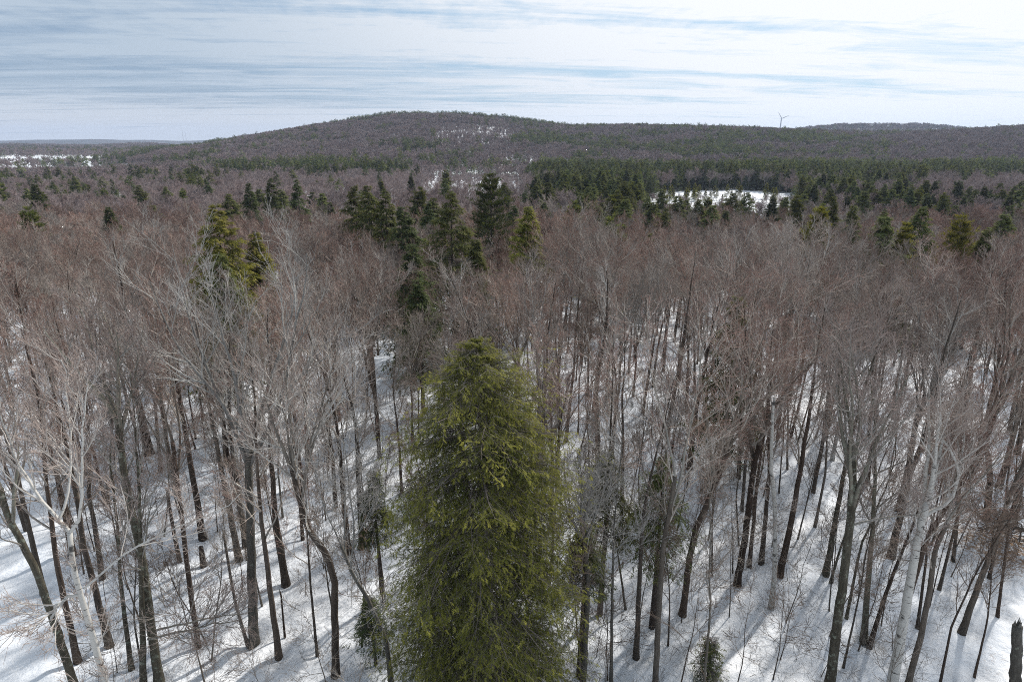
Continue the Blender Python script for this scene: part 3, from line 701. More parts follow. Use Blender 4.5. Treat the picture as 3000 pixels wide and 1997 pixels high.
link('trunk', tg.mesh('trunk', [BARK_SAP]), e); link('crown', cg.mesh('crown', [BARK_SAP]), e)
taken.append((36, 37))

# ------------------------------------------------------------------ the great evergreen in the middle
e = empty('hemlock_tree', (-1.2, 24.0, gz(-1.2, 24)), 'huge yellow green hemlock filling the middle foreground from top to bottom edge', 'evergreen tree')
tg, cg = conifer(3, 19.5, 1.12, 780, 15, 8, base=.05, fl=.235, ft=7, style='hemlock', sides=9, lean=(-.012, 0),
                 prof_pts=([0, .14, .41, .65, .76, .86, .914, .97, 1], [3.55, 3.8, 3.6, 3.4, 3.0, 2.25, 1.6, .75, .05]))
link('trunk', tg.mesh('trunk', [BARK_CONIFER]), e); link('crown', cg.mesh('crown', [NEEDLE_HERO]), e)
taken.append((-1.45, 24.0))

# hand placed conifers: style, x, Y, top z, radius, material, foliage base, density, label
CON = [
 ('hemlock', -29.5, 62, 21.1, 3.0, 'Y', .30, .8, 'ragged yellow green evergreen with a thin bent spire, left of the wide crowned maple'),
 ('hemlock', -30.8, 75, 16.6, 1.9, 'Y', .3, 1, 'small pointed yellow green evergreen just right of the one with the bent spire'),
 ('hemlock', -27.0, 110, 19.8, 3.4, 'G', .12, 1, 'left one of three dark evergreens standing close together, upper left of centre'),
 ('hemlock', -23.8, 106, 20.1, 3.4, 'G', .12, 1, 'middle one of three dark evergreens standing close together, upper left of centre'),
 ('hemlock', -20.6, 104, 19.3, 3.2, 'G', .12, 1, 'right one of three dark evergreens standing close together, upper left of centre'),
 ('hemlock', -7.9, 82, 20.9, 3.9, 'G', .10, 1, 'big conical dark evergreen standing clear above the bare crowns, near the centre'),
 ('hemlock', -4.6, 78, 15.4, 1.7, 'G', .2, 1, 'narrow small evergreen at the lower right of the big conical one'),
 ('hemlock', -11.3, 70, 16.1, 2.6, 'D', .15, .75, 'dark half hidden evergreen at the lower left of the big conical one'),
 ('hemlock', -9.2, 60, 14.0, 1.7, 'D', .3, .5, 'dark rounded evergreen sunk among bare crowns above the great hemlock'),
 ('pine', -3.6, 110, 21.3, 3.3, 'D', .30, 1, 'dark pine with layered spreading boughs right of the big conical evergreen'),
 ('hemlock', 2.3, 90, 18.2, 2.2, 'Y', .35, .85, 'yellow green evergreen with a bushy top right of the layered dark pine'),
 ('hemlock', -69.7, 170, 16.5, 2.8, 'D', .15, 1, 'single dark cone in the left middle distance, left of a close pair'),
 ('hemlock', -61.9, 165, 18.1, 3.0, 'D', .15, 1, 'left one of a close pair of dark cones in the left middle distance'),
 ('hemlock', -57.6, 172, 17.3, 2.9, 'D', .15, 1, 'right one of a close pair of dark cones in the left middle distance'),
 ('pine', 54.4, 112, 15.6, 2.5, 'Y', .30, 1, 'bright yellow green bushy pine right of the snowy field'),
 ('hemlock', 66.5, 132, 16.2, 2.0, 'G', .15, 1, 'narrow pointed evergreen behind the bright yellow green bushy pine'),
 ('hemlock', 64.4, 120, 15.4, 2.6, 'G', .15, 1, 'pointed evergreen between the bushy yellow pine and the isolated dark cone'),
 ('hemlock', 68.0, 116, 14.7, 1.5, 'G', .15, 1, 'slim little evergreen right beside the pointed one in the right half'),
 ('hemlock', 67.9, 105, 16.8, 3.1, 'G', .10, 1, 'isolated broad dark cone at the forest edge, right side'),
 ('pine', 59.3, 95, 15.0, 1.7, 'Y', .25, .8, 'thin yellowish pine left of the isolated broad cone'),
 ('pine', 71.1, 100, 15.5, 2.5, 'Y', .25, .7, 'airy yellow green pine right of the isolated broad cone'),
 ('hemlock', 66.6, 88, 15.3, 1.8, 'G', .2, 1, 'small dark evergreen nearest the right edge among bare crowns'),
 ('hemlock', 17.9, 48, 15.4, 3.0, 'G', .2, .8, 'thin see through evergreen standing behind bare trunks right of centre'),
 ('hemlock', 5.3, 31, 10.7, 2.3, 'G', .45, .42, 'small hemlock with sparse dark boughs just right of the great hemlock'),
 ('hemlock', 8.2, 30, 11.0, 2.1, 'G', .45, .42, 'small hemlock with sparse dark boughs among the thin trunks further right'),
 ('hemlock', -8.0, 32, 8.9, 1.3, 'D', .5, .26, 'thin understory hemlock beside the left flank of the great hemlock'),
 ('hemlock', -7.4, 27, 4.4, 1.0, 'D', .3, .16, 'low hemlock bush at the lower left foot of the great hemlock'),
 ('hemlock', 10.4, 26.1, 2.5, .9, 'G', .1, .06, 'tiny hemlock seedling alone in the snow near the bottom edge'),
 ('hemlock', -25.8, 55, 17.6, 2.0, 'G', .3, .5, 'sparse green evergreen hidden inside the wide grey maple crown'),
 ('hemlock', 3.6, 26.5, 9.2, 1.4, 'G', .6, .22, 'wispy young hemlock overlapping the right side of the great hemlock'),
]
NM = {'Y': NEEDLE_YELLOW, 'G': NEEDLE_GREEN, 'D': NEEDLE_DARK, 'H': NEEDLE_HERO}
for i, (st, x, Y, top, rad, mk, base, dens, label) in enumerate(CON):
    z = gz(x, Y); H = top - z
    near = Y < 70
    tg, cg = conifer(40 + i, H, rad * (1.9 if Y > 50 else 1.1), 170 if Y > 50 else 130, 11 if near else 9, 5 if near else 4, base=base, fl=.34 if Y < 35 else .5 if near else .62, ft=7 if Y < 35 else 4,
                     style=st, dens=dens, sides=7, lean=(.03, 0) if i == 0 else (0, 0))
    e = empty('pine_tree' if st == 'pine' else 'hemlock_tree', (x, Y, z), label, 'evergreen tree')
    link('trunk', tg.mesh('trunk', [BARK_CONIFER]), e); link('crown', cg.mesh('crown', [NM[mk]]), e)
    taken.append((x, Y))

# pale birches rising out of the canopy
for i, (x, Y, top, label) in enumerate([
        (28.6, 50, 16.9, 'pale birch with a broad white fork above the canopy in the right half'),
        (22.8, 52, 17.2, 'slim pale birch with white upper limbs left of the broad white fork'),
        (46.6, 60, 17.4, 'pale crowned tree with drooping white twigs near the right edge'),
        (2.6, 50, 17.0, 'slim pale birch rising from the canopy just right of the great hemlock top'),
        (50.0, 46, 17.0, 'pale limbed tree leaning out at the right edge above the leaning row')]):
    z = gz(x, Y); tg, cg = bare_tree(300 + i, top - z, .17, 'birch', None, 'near')
    e = empty('birch_tree', (x, Y, z), label, 'tree')
    link('trunk', tg.mesh('trunk', [BIRCH]), e); link('crown', cg.mesh('crown', [BIRCH]), e)
    taken.append((x, Y))

# ------------------------------------------------------------------ repeats: bare trees of the canopy
V_NEAR = []
for i, (kd, H, r) in enumerate([('pole', 18.5, .17), ('pole', 19.5, .2), ('vase', 19, .21), ('fork', 18.5, .18), ('thin', 17, .11), ('pole', 17.5, .15), ('vase', 18, .2), ('fork', 19, .19), ('pole', 19, .18), ('vase', 19.5, .19)]):
    tg, cg = bare_tree(500 + i, H, r, kd, None, 'near', spread=1.1)
    V_NEAR.append((tg.mesh('trunk', [BARK]), cg.mesh('crown', [BARK]), H))

def scatter(rng, n, y0, y1, tmax=.93, pw=2.0):
    Y = (rng.random(n) * (y1 ** pw - y0 ** pw) + y0 ** pw) ** (1 / pw)
    return rng.uniform(-tmax, tmax, n) * Y, Y

def thin_out(x, y, d, first=()):
    """keep points at least d apart (d may be an array)"""
    d = np.broadcast_to(d, x.shape); cell = float(d.max()); grid = {}; keep = []
    for px_, py_ in first: grid.setdefault((int(px_ // cell), int(py_ // cell)), []).append((px_, py_))
    for i in range(len(x)):
        cx, cy = int(x[i] // cell), int(y[i] // cell); ok = True
        for a in (-1, 0, 1):
            for c_ in (-1, 0, 1):
                for qx, qy in grid.get((cx + a, cy + c_), ()):
                    if (x[i] - qx) ** 2 + (y[i] - qy) ** 2 < d[i] ** 2: ok = False; break
                if not ok: break
            if not ok: break
        if ok: keep.append(i); grid.setdefault((cx, cy), []).append((x[i], y[i]))
    return np.array(keep, int)

rng = np.random.default_rng(11)
# near forest 38-135 m
x, y = scatter(rng, 9000, 38, 140, .95)
k = thin_out(x, y, np.interp(y, [38, 60, 140], [4.3, 3.5, 4.2]), taken)
x, y = x[k], y[k]
o_ = np.argsort(y); x, y = x[o_], y[o_]
# leave the belt just behind the great conifers open enough to show them
nind = 216
inview = np.abs(x / y) < .80
ind = np.where(inview)[0][:nind]
rest = np.setdiff1d(np.arange(len(x)), ind)
ZONE = [(-99, -24, 'leafless hardwood with reddish grey twigs in the packed canopy toward the left edge', 'bare trees of the left edge canopy'),
        (-24, -8, 'leafless hardwood with rosy grey twigs in the canopy left of the great hemlock top', 'bare trees of the canopy left of the hemlock'),
        (-8, 8, 'leafless hardwood in the canopy straight behind the top of the great hemlock', 'bare trees behind the great hemlock'),
        (8, 22, 'leafless hardwood with grey brown twigs in the canopy right of the great hemlock', 'bare trees of the canopy right of the hemlock'),
        (22, 99, 'leafless hardwood with steep grey limbs in the canopy toward the right edge', 'bare trees of the right edge canopy')]
def canopy(x, y, H):
    """how tall the bare trees stand: shorter where an evergreen shows above them"""
    f = np.ones(len(x)) * np.where(x / y > .05, np.interp(y, [45, 85], [1, .98]), np.interp(y, [45, 60, 85], [1, .93, .88]))
    z = ground(x, y)
    for st, cx, cy, top, rad, mk, base, dens, label in CON:
        if cy < 45: continue
        zc = top - (top - gz(cx, cy)) * (.36 if cy > 80 else .30)
        m = (np.abs(x / y - cx / cy) < (rad * 1.1 + 2.0) / cy) & (y < cy) & (y > cy - 32)
        lim = (CAM_H - (CAM_H - zc) / cy * y - z) / H
        f = np.where(m, np.minimum(f, np.maximum(lim, .74)), f)
    return f
vsel = rng.integers(0, len(V_NEAR), len(x)); Hn = np.array([v[2] for v in V_NEAR])[vsel]; cf = canopy(x, y, Hn * .95)
for i in ind:
    tm, cm_, H = V_NEAR[vsel[i]]
    a = math.degrees(math.atan2(x[i], y[i]))
    lab, grp = next((l, g) for lo, hi, l, g in ZONE if lo <= a < hi)
    s = (rng.uniform(.84, 1.0) if rng.random() < .75 else rng.uniform(.68, .84)) * cf[i]
    e = empty('bare_tree', (x[i], y[i], gz(x[i], y[i])), lab, 'tree', grp, rng.uniform(0, 6.28), (s * rng.uniform(.9, 1.1), s, s))
    link('trunk', tm, e); link('crown', cm_, e)

# saplings in the snow
V_SAP = []
for i in range(10):
    hh = [2.8, 3.6, 4.8, 6.5, 8.0, 5.5, 9., 11., 12.5, 14][i]
    tg, cg = bare_tree(700 + i, hh, .005 * hh + .005, 'sapling' if i < 6 else 'thin', None, 'hero', split=False, spread=1 if i < 6 else 1.5)
    V_SAP.append(tg.mesh('bare_sapling', [BARK_SAP, BARK_SAP]))
xs, ys = scatter(rng, 2600, 23.5, 56, .84, 1.6)
k = thin_out(xs, ys, 1.3, [(-1.45, 24.0)])[:298]
for a, c_ in zip(xs[k], ys[k]):
    if math.hypot(a + 1.45, c_ - 24) < 4.2: continue
    o = link('bare_sapling', V_SAP[rng.integers(10)]); o.location = (a, c_, gz(a, c_)); o.rotation_euler = (rng.normal(0, .08), rng.normal(0, .08), rng.uniform(0, 6.28))
    s = rng.uniform(.7, 1.25); o.scale = (s, s, s)
    tag(o, 'thin leafless sapling with fine spreading twigs standing in the snow', 'sapling', 'saplings on the snowy forest floor')

# small dead twigs fallen on the snow
r2 = np.random.default_rng(21)
n = 11000; lx, ly = scatter(r2, n, 22, 60, .84, 1.7)
g = Geo(); an = r2.uniform(0, 6.28, n)
p, rd = strands(r2, np.stack([lx, ly, ground(lx, ly) + .02], 1), np.stack([np.cos(an), np.sin(an), r2.uniform(-.02, .12, n)], 1), r2.uniform(.15, 1.1, n) ** 1.3, r2.uniform(.005, .013, n), np.full(n, .003), 4, .12)
g.tubes(p, rd, 3, np.full(n, .2))
o = link('twig_litter', g.mesh('twig_litter', [BARK_SAP])); o['kind'] = 'stuff'; o['label'] = 'small dead twigs scattered over the snow between the trees'

# low woody undergrowth: fine shoots poking out of the snow, and dry stalks on the open field
n = 2600; lx, ly = scatter(r2, n, 22.5, 64, .86, 1.5); patchy = .5 + .5 * wob(lx, ly, 3.7, 2.2); kk = r2.random(n) < .35 + .65 * patchy; lx, ly = lx[kk], ly[kk]; n = len(lx)
g = Geo()
p, rd = strands(r2, np.stack([lx, ly, ground(lx, ly) - .1], 1), np.stack([r2.normal(0, .35, n), r2.normal(0, .35, n), np.ones(n)], 1), r2.uniform(.6, 2.6, n), r2.uniform(.006, .013, n), np.full(n, .004), 6, .14)
g.tubes(p, rd, 3, np.full(n, .2))
idx, t, P, Dd, rr = children(r2, p, rd, 6, .15, 1, .5, 1.2)
p, rd = strands(r2, P, Dd, r2.uniform(.25, 1.0, len(idx)), np.full(len(idx), .006), np.full(len(idx), .0035), 5, .13)
g.tubes(p, rd, 3, np.full(len(idx), .5))
idx, t, P, Dd, rr = children(r2, p, rd, 2, .2, 1, .4, 1.0)
p, rd = strands(r2, P, Dd, r2.uniform(.15, .5, len(idx)), np.full(len(idx), .0045), np.full(len(idx), .003), 3, .13)
g.tubes(p, rd, 3, np.full(len(idx), .7))
m2_ = 2200; fy = r2.uniform(372, 485, m2_); fx = fy * r2.uniform(.21, .44, m2_); kk = wob(fx, fy, 9, 1.1) + .6 * wob(fx, fy, 4, .1) > -.1 + (fy - 420) / 90; fx, fy = fx[kk], fy[kk]; m2_ = len(fx)
p, rd = strands(r2, np.stack([fx, fy, ground(fx, fy)], 1), np.stack([r2.normal(0, .2, m2_), r2.normal(0, .2, m2_), np.ones(m2_)], 1), r2.uniform(.6, 2.4, m2_), np.full(m2_, .07), np.full(m2_, .04), 3, .1)
g.tubes(p, rd, 3, np.full(m2_, .6))
o = link('undergrowth', g.mesh('undergrowth', [BARK_SAP])); o['kind'] = 'stuff'; o['label'] = 'fine woody shoots and dry stalks sticking out of the snow'

# ------------------------------------------------------------------ woodland beyond: species map
def wnoise(x, y, s, sd): return .5 + .5 * wob(x, y, s, sd)

def p_conifer(x, y):
    az = np.degrees(np.arctan2(x, y)); q = np.clip(.5 + .35 * wob(x, y, 23, .9) + .3 * wob(x, y, 61, 3.1), 0, 1)
    y_, az_ = y, az; y = y + 22 * wob(x, y_, 43, 1.9) + 12 * wob(x, y_, 19, .6); az = az + 1.1 * wob(x, y_, 31, 2.7)
    def box(a0, a1, y0, y1, sa=1.5, sy=25): return sstep(a0 - sa, a0 + sa, az) * sstep(a1 + sa, a1 - sa, az) * sstep(y0 - sy, y0 + sy, y) * sstep(y1 + sy, y1 - sy, y)
    p = .02 + .08 * (y > 120) * q * (y < 700)
    p = np.maximum(p, .93 * box(2, 44, 478, 700, 1.5, 10)); p = np.maximum(p, .75 * box(23.5, 32, 320, 500, 1, 20))
    p = np.maximum(p, .93 * box(2.0, 13, 235, 500, 1.5, 20))
    p = np.maximum(p, .72 * np.clip(q * 2 - .35, 0, 1) * box(23, 44, 190, 500))
    p = np.maximum(p, .45 * box(4, 24, 165, 240, 1, 12))
    p = np.maximum(p, .75 * np.clip(q * 2 - .7, 0, 1) * box(-44, -20, 300, 620))
    p = np.maximum(p, .11 * np.clip(q * 2 - .75, 0, 1) * box(-44, 3, 150, 330))
    p = np.maximum(p, .85 * q * 1.3 * box(-25, -9, 540, 740))
    p = np.maximum(p, .70 * q * 1.3 * box(-10, 5, 640, 800))
    y, az = y_, az_
    far = y > 780
    ph = np.where(az < 0, .02 + .30 * np.clip(q * 3 - 1.9, 0, 1), .40 * np.clip(q * 2.2 - .9, 0, 1) + .06) + .65 * sstep(1380, 1450, y) * sstep(-16, -12, az) * (az < 5) * q
    ph = np.where((az > 3) & (az < 30) & (y < 1120), np.maximum(ph, .75 * np.clip(q * 2.6 - .75, 0, 1)), ph)
    ph = np.where((az > 30), ph * .35, ph)
    ph = np.where(az < -24, .45 * np.clip(q * 2 - .7, 0, 1), ph)
    return np.where(far, ph, p)

def keep_open(rng, x, y):
    """clearings: fields with snow"""
    u = x / y; n = len(x); keep = np.ones(n, bool)
    e1 = (((u - .325) / .108) ** 2 + ((y - 428) / 50.) ** 2) < 1
    keep &= ~e1
    e2 = (u > -.125) & (u < .012) & (y > 575) & (y < 668); keep &= ~(e2 & (rng.random(n) < .66))
    e3 = (u < -.60 - .02 * np.sin(y / 60)) & (y > 950) & (y < 1520); keep &= ~(e3 & (rng.random(n) < .80))
    e4 = (u + .035 + .012 * np.sin(y / 19)) ** 2 / .050 ** 2 + ((y - 1235 + 260 * (u + .035)) / 72.) ** 2 < 1 + .5 * wob(x, y, 17, .5); keep &= ~(e4 & (rng.random(n) < .66))
    e5 = (u > -.01) & (u < .12) & (y > 705) & (y < 790); keep &= ~(e5 & (rng.random(n) < .85))
    # woods right before the field are open young growth
    e6 = (u > .2) & (u < .44) & (y > 240) & (y < 380); keep &= ~(e6 & (rng.random(n) < .75))
    return keep

def limit(x, y, H):
    """stand height: young growth in front of the fields"""
    u = x / y; H = H.copy()
    m = (u > .2) & (u < .45) & (y > 225) & (y < 400); H[m] = np.minimum(H[m], np.interp(y[m], [225, 300, 400], [13, 8, 5]))
    m = (u > -.14) & (u < .02) & (y > 330) & (y < 605); H[m] = np.minimum(H[m], 9.0)
    m = (u < -.55) & (y > 760) & (y < 960); H[m] = np.minimum(H[m], 8)
    m = (u > -.11) & (u < .01) & (y > 1020) & (y < 1200); H[m] = np.minimum(H[m], 9)
    return H

xs = [x[rest]]; ys = [y[rest]]
def ring(n, y0, y1, d, tm=.95):
    a, c_ = scatter(rng, n, y0, y1, tm); kk = thin_out(a, c_, d); return a[kk], c_[kk]
for args in ((12000, 140, 300, 4.9), (26000, 300, 700, 6.2), (70000, 700, 1150, 6.2)):
    a, c_ = ring(*args); xs.append(a); ys.append(c_)
a, c_ = scatter(rng, 36000, 1150, 1620); m = np.degrees(np.arctan2(a, c_)) > -31; xs.append(a[m]); ys.append(c_[m])
a, c_ = scatter(rng, 30000, 1150, 3000); az = np.degrees(np.arctan2(a, c_)); m = az < -20; xs.append(a[m]); ys.append(c_[m])
a, c_ = scatter(rng, 9000, 2000, 2600); az = np.degrees(np.arctan2(a, c_)); m = az > 17; xs.append(a[m]); ys.append(c_[m])
x = np.concatenate(xs); y = np.concatenate(ys)
k = keep_open(rng, x, y); x, y = x[k], y[k]
# not inside the hand placed conifers
tk = np.array(taken)
k = np.ones(len(x), bool); nr = y < 180
k[nr] = np.min(np.hypot(x[nr][:, None] - tk[None, :, 0], y[nr][:, None] - tk[None, :, 1]), axis=1) > 2.6
x, y = x[k], y[k]
pc = p_conifer(x, y); isc = rng.random(len(x)) < pc
# the belts of evergreens stand closer together than the open woods
a, c_ = scatter(rng, 42000, 250, 1150); m = p_conifer(a, c_) > np.where(c_ > 760, .30, .62); a, c_ = a[m], c_[m]; k = keep_open(rng, a, c_); a, c_ = a[k], c_[k]; k = thin_out(a, c_, 5.2); a, c_ = a[k], c_[k]
x = np.concatenate([x, a]); y = np.concatenate([y, c_]); isc = np.concatenate([isc, np.ones(len(a), bool)])
H = np.where(isc, rng.uniform(10.5, 20.5, len(x)), rng.uniform(12, 17, len(x)))
H = np.where(~isc & (y < 100), rng.uniform(15, 17.5, len(x)), H)
H = np.where(~isc, H * canopy(x, y, H), H)
H = np.where(isc & (y > 480), H * 1.05, H)
H = limit(x, y, H)

# conifer variants: (style, H, R) at three levels of detail
def con_set(level):
    out = []
    spec = [('hemlock', 16, 5.8, 'G'), ('hemlock', 17, 5.0, 'D'), ('spruce', 16, 4.0, 'D'), ('pine', 18, 5.2, 'D'), ('hemlock', 14, 5.4, 'G'), ('spruce', 15, 3.8, 'G'), ('young', 10, 2.0, 'Y'), ('pine', 17, 4.0, 'G')]
    for i, (st, H_, R_, mk) in enumerate(spec):
        a = {0: dict(nb=150, m1=10, m2=4, fl=.62, ft=4), 1: dict(nb=100, m1=10, m2=0, fl=1.1, ft=4), 2: dict(nb=34, m1=4, m2=0, fl=2.0, ft=2)}[level]
        if st == 'young': a = dict(a, nb=int(a['nb'] * .5), fl=a['fl'] * .7)
        out.append((conifer(900 + i, H_, R_, base=.08, style=st, sides=5 if level == 0 else 3, split=level == 0, **a), H_, mk, st))
    return out
C0, C1, C2 = con_set(0), con_set(1), con_set(2)

# the conifers that show largest stand as things of their own
ci = np.where(isc & (np.abs(x / y) < .80) & (y < 720))[0]
size = H[ci] / y[ci]; ci = ci[np.argsort(-size)][:262]
MC0 = [(g[0].mesh('trunk', [BARK_CONIFER]), g[1].mesh('crown', [NM[mk]]), H_, st) for g, H_, mk, st in C0]
CZ = [(-99, -20, 'dark evergreen scattered through the grey woods in the left middle distance', 'evergreens of the left middle distance'),
      (-20, -4, 'dark evergreen scattered through the woods below the rounded hill', 'evergreens below the rounded hill'),
      (-4, 11.5, 'dark pointed evergreen in the thick stand left of the snowy field', 'evergreens left of the snowy field'),
      (11.5, 24.5, 'evergreen in front of or beside the oval snowy field', 'evergreens around the snowy field'),
      (24.5, 99, 'dark evergreen in the mixed woods right of the snowy field', 'evergreens right of the snowy field')]
YOUNG_L = ('thin yellowish young conifer standing in the open snowy field', 'young conifers in the snowy field')
def variant(rng, y_, u):
    return int(rng.choice([0, 1, 4, 7, 0, 2]))
for i in ci:
    young = H[i] < 9.5
    vi = 6 if young else variant(rng, y[i], 0)
    tm, cm_, H_, st = MC0[vi]
    a = math.degrees(math.atan2(x[i], y[i])); lab, grp = next((l, g) for lo, hi, l, g in CZ if lo <= a < hi)
    if young: lab, grp = 'short yellowish young conifer in the open growth before the snowy field', 'young conifers before the snowy field'
    s = H[i] / H_
    e = empty('pine_tree' if st == 'pine' else 'young_conifer' if young else 'hemlock_tree', (x[i], y[i], gz(x[i], y[i])), lab, 'evergreen tree', grp, rng.uniform(0, 6.28), (s * rng.uniform(.85, 1.25), s * rng.uniform(.85, 1.25), s))
    link('trunk', tm, e); link('crown', cm_, e)
# young conifers scattered in the field itself
yx = rng.uniform(.235, .42, 60); yy = rng.uniform(375, 430, 60)
for a, c_ in zip(yx[:36] * yy[:36], yy[:36]):
    tm, cm_, H_, st = MC0[6]; h = rng.uniform(5, 10.5); s = h / H_
    e = empty('young_conifer', (a, c_, gz(a, c_)), YOUNG_L[0], 'evergreen tree', YOUNG_L[1], rng.uniform(0, 6.28), (s * 1.2, s * 1.2, s))
    link('trunk', tm, e); link('crown', cm_, e)

left = np.ones(len(x), bool); left[ci] = False
x, y, H, isc = x[left], y[left], H[left], isc[left]

# ------------------------------------------------------------------ the far woods, one mass of each kind
def library(name, objs):
    col = bpy.data.collections.new(name)
    for i, me in enumerate(objs):
        col.objects.link(bpy.data.objects.new('%s_%02d' % (name, i), me))
    return col

def woodland(name, label, cat, x, y, idx, sc, col, rng):
    n = len(x); me = bpy.data.meshes.new(name); me.vertices.add(n)
    me.vertices.foreach_set('co', np.stack([x, y, ground(x, y)], 1).astype(np.float32).ravel())
    for nm, tp, dt in (('variant', 'INT', idx.astype(np.int32)), ):
        a = me.attributes.new(nm, tp, 'POINT'); a.data.foreach_set('value', dt)
    a = me.attributes.new('rot', 'FLOAT_VECTOR', 'POINT'); rv = np.zeros((n, 3), np.float32); rv[:, 2] = rng.uniform(0, 6.28, n); rv[:, :2] = rng.normal(0, .035, (n, 2)); a.data.foreach_set('vector', rv.ravel())
    a = me.attributes.new('size', 'FLOAT_VECTOR', 'POINT'); a.data.foreach_set('vector', sc.astype(np.float32).ravel())
    o = link(name, me); o['kind'] = 'stuff'; o['label'] = label
    ng = bpy.data.node_groups.new(name, 'GeometryNodeTree')
    ng.interface.new_socket('Geometry', in_out='INPUT', socket_type='NodeSocketGeometry')
    ng.interface.new_socket('Geometry', in_out='OUTPUT', socket_type='NodeSocketGeometry')
    N = ng.nodes; L_ = ng.links
    gi = N.new('NodeGroupInput'); go = N.new('NodeGroupOutput'); ip = N.new('GeometryNodeInstanceOnPoints')
    cinf = N.new('GeometryNodeCollectionInfo'); cinf.inputs[0].default_value = col; cinf.inputs['Separate Children'].default_value = True; cinf.inputs['Reset Children'].default_value = True
    def at(nm, t):
        a = N.new('GeometryNodeInputNamedAttribute'); a.data_type = t; a.inputs[0].default_value = nm
        return next(s for s in a.outputs if s.enabled and s.name == 'Attribute')
    L_.new(gi.outputs[0], ip.inputs['Points']); L_.new(cinf.outputs[0], ip.inputs['Instance'])
    ip.inputs['Pick Instance'].default_value = True
    L_.new(at('variant', 'INT'), ip.inputs['Instance Index'])
    L_.new(at('rot', 'FLOAT_VECTOR'), ip.inputs['Rotation'])
    L_.new(at('size', 'FLOAT_VECTOR'), ip.inputs['Scale'])
    L_.new(ip.outputs[0], go.inputs[0])
    md = o.modifiers.new('woods', 'NODES'); md.node_group = ng
    return o

# bare variants
lib = []; HB = []
kinds = [('pole', 17, .16), ('vase', 17, .2), ('fork', 17, .17), ('vase', 16, .18), ('pole', 16, .15), ('vase', 18, .2)]
for lev, q, m in ((0, 'mid', BARK), (1, 'far', BARK_FAR), (2, 'tiny', BARK_FAR)):
    for i, (kd, h, r) in enumerate(kinds):
        tg, cg = bare_tree(800 + 10 * lev + i, h, r, kd, None, q, spread=1.15, split=False); lib.append(tg.mesh('bare', [m, m])); HB.append(h)
HB = np.array(HB)
bi = np.where(~isc)[0]
lev = np.where(y[bi] < 210, 0, np.where(y[bi] < 560, 1, 2))
idx = lev * 6 + rng.integers(0, 6, len(bi))
s = (H[bi] / HB[idx])[:, None] * np.ones((1, 3)); s[:, :2] *= np.interp(y[bi], [140, 700, 1200, 2900], [1.05, 1.25, 1.4, 2.4])[:, None]
s[:, 2] *= np.interp(y[bi], [1500, 2900], [1, 1.25])
woodland('bare_woodland', 'leafless grey brown woods covering the middle distance and the hills', 'woods', x[bi], y[bi], idx, s, library('bare_kind', lib), rng)
# conifer variants
lib = []; HC = []
for CS in (C1, C2):
    for g, H_, mk, st in CS: lib.append(g[0].mesh('evergreen', [BARK_CONIFER, NM[mk]])); HC.append(H_)
HC = np.array(HC)
bi = np.where(isc)[0]
lev = np.where(y[bi] < 620, 0, 1)
idx = lev * 8 + rng.choice([0, 1, 2, 3, 4, 5, 7, 0, 1], len(bi))
s = (H[bi] / HC[idx])[:, None] * np.ones((1, 3)); s[:, :2] *= np.interp(y[bi], [500, 1200, 2900], [1.1, 1.25, 2.0])[:, None]
woodland('evergreen_woodland', 'dark evergreen woods behind the snowy field and over the hills', 'woods', x[bi], y[bi], idx, s, library('evergreen_kind', lib), rng)

build_ground()

# ------------------------------------------------------------------ wind turbine behind the ridge
def lathe(profile, S=16):
    """profile of (z, r) -> Geo"""
    pz = np.array([[(0, 0, z) for z, _ in profile]], float); rd = np.array([[r for _, r in profile]], float)
    g = Geo(); g.tubes(pz, rd, S, np.zeros(1), cap=True); return g
tx, ty = 1299., 3200.; tz = gz(tx, ty); hub_z = 130.3
e = empty('wind_turbine', (tx, ty, tz), 'pale grey wind turbine with three blades behind the ridge on the right', 'wind turbine')
link('tower', lathe([(-1, 3.5), (20, 3.3), (50, 3.0), (hub_z - tz - 1, 2.4)]).mesh('tower', [WHITE]), e)
nac = lathe([(-5, .8), (-4.6, 1.9), (3.4, 2.0), (4.2, 1.2)], 10); n_o = link('nacelle', nac.mesh('nacelle', [WHITE]), e); n_o.location = (0, 0, hub_z - tz); n_o.rotation_euler = (R(90), 0, 0)
hb = lathe([(-1.4, 1.2), (0, 1.7), (1.2, 1.2), (2.0, .2)], 12); h_o = link('hub', hb.mesh('hub', [WHITE]), e); h_o.location = (0, -5.2, hub_z - tz); h_o.rotation_euler = (R(90), 0, 0)
yaw = R(12); h_o.rotation_euler = (R(90), 0, 0)
def blade():
    n = 12; t = np.linspace(0, 1, n); L_ = 36.
    ch = np.interp(t, [0, .06, .2, 1], [2.0, 2.2, 3.8, 1.1]); th = np.interp(t, [0, .1, .3, 1], [1.4, 1.2, .6, .15])
    a = np.arange(10) * 2 * np.pi / 10
    v = np.stack([np.cos(a)[None] * ch[:, None] / 2, np.sin(a)[None] * th[:, None] / 2, np.repeat((t * L_)[:, None], 10, 1)], -1)
    i = np.arange(n - 1)[:, None] * 10; j = np.arange(10)[None]; j2 = (j + 1) % 10
    f = np.stack([i + j, i + j2, i + 10 + j2, i + 10 + j], -1).reshape(-1, 4)
    g = Geo(); g.add(v.reshape(-1, 3), f, np.zeros(n * 10)); return g.mesh('blade', [WHITE])
bm_ = blade()
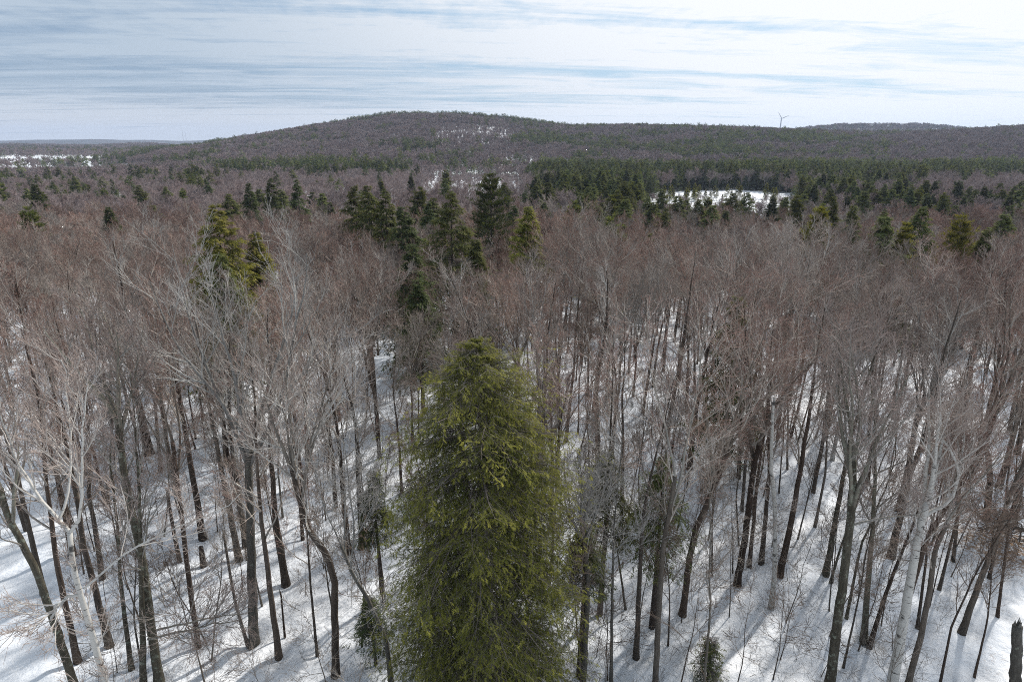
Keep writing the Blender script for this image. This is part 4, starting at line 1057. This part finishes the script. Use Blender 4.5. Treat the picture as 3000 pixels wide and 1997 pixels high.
for ang in (-36, 67, 187):
    o = link('blade', bm_, e); o.location = (0, -5.6, hub_z - tz); o.rotation_euler = (0, R(ang), 0)

# two thin lattice masts on the far left ridge
for mx_, lab in ((0, 'taller left one of two hair thin masts on the far left skyline'), (1, 'shorter right one of two hair thin masts on the far left skyline')):
    Ym = 5200.; xm = Ym * (-.500 + .0045 * mx_); zm = gz(xm, Ym); g = Geo(); hh = 105 - 22 * mx_
    for a in range(3):
        c_, s_ = math.cos(a * 2.094) * 1.6, math.sin(a * 2.094) * 1.6
        g.tubes(np.array([[(c_, s_, 0), (c_ * .6, s_ * .6, hh * .5), (c_ * .3, s_ * .3, hh)]], float), np.full((1, 3), .35), 4, np.zeros(1))
    for kz in range(14):
        z0 = kz * hh / 14; g.tubes(np.array([[(1.3, 0, z0), (-.8, 1, z0 + hh / 28), (-.8, -1, z0 + hh / 14)]], float), np.full((1, 3), .2), 3, np.zeros(1))
    o = link('radio_mast', g.mesh('radio_mast', [WHITE])); o.location = (xm, Ym, zm); tag(o, lab, 'mast')

# ------------------------------------------------------------------ haze
hz_m = bpy.data.materials.new('haze'); hz_m.use_nodes = True; ht = hz_m.node_tree; ht.nodes.clear(); hb_ = NB(ht)
pv = hb_.n('ShaderNodeVolumePrincipled', {'Color': (.60, .73, .98, 1), 'Density': 0.00008, 'Anisotropy': .2})
out = ht.nodes.new('ShaderNodeOutputMaterial'); ht.links.new(pv.outputs[0], out.inputs['Volume'])
vx = [(-9000, -1500), (9000, 12000)]; zlo, zhi = ZLO - 1., 215.
v = np.array([(a, c_, d_) for d_ in (zlo, zhi) for a, c_ in ((-9100, -9100), (9100, -9100), (9100, 9100), (-9100, 9100))], float)
f = np.array([(3, 2, 1, 0), (4, 5, 6, 7), (0, 1, 5, 4), (1, 2, 6, 5), (2, 3, 7, 6), (3, 0, 4, 7)])
g = Geo(); g.add(v, f, np.zeros(8)); ho = link('haze', g.mesh('haze', [hz_m])); ho['kind'] = 'stuff'; ho['label'] = 'thin bluish air over the far hills'
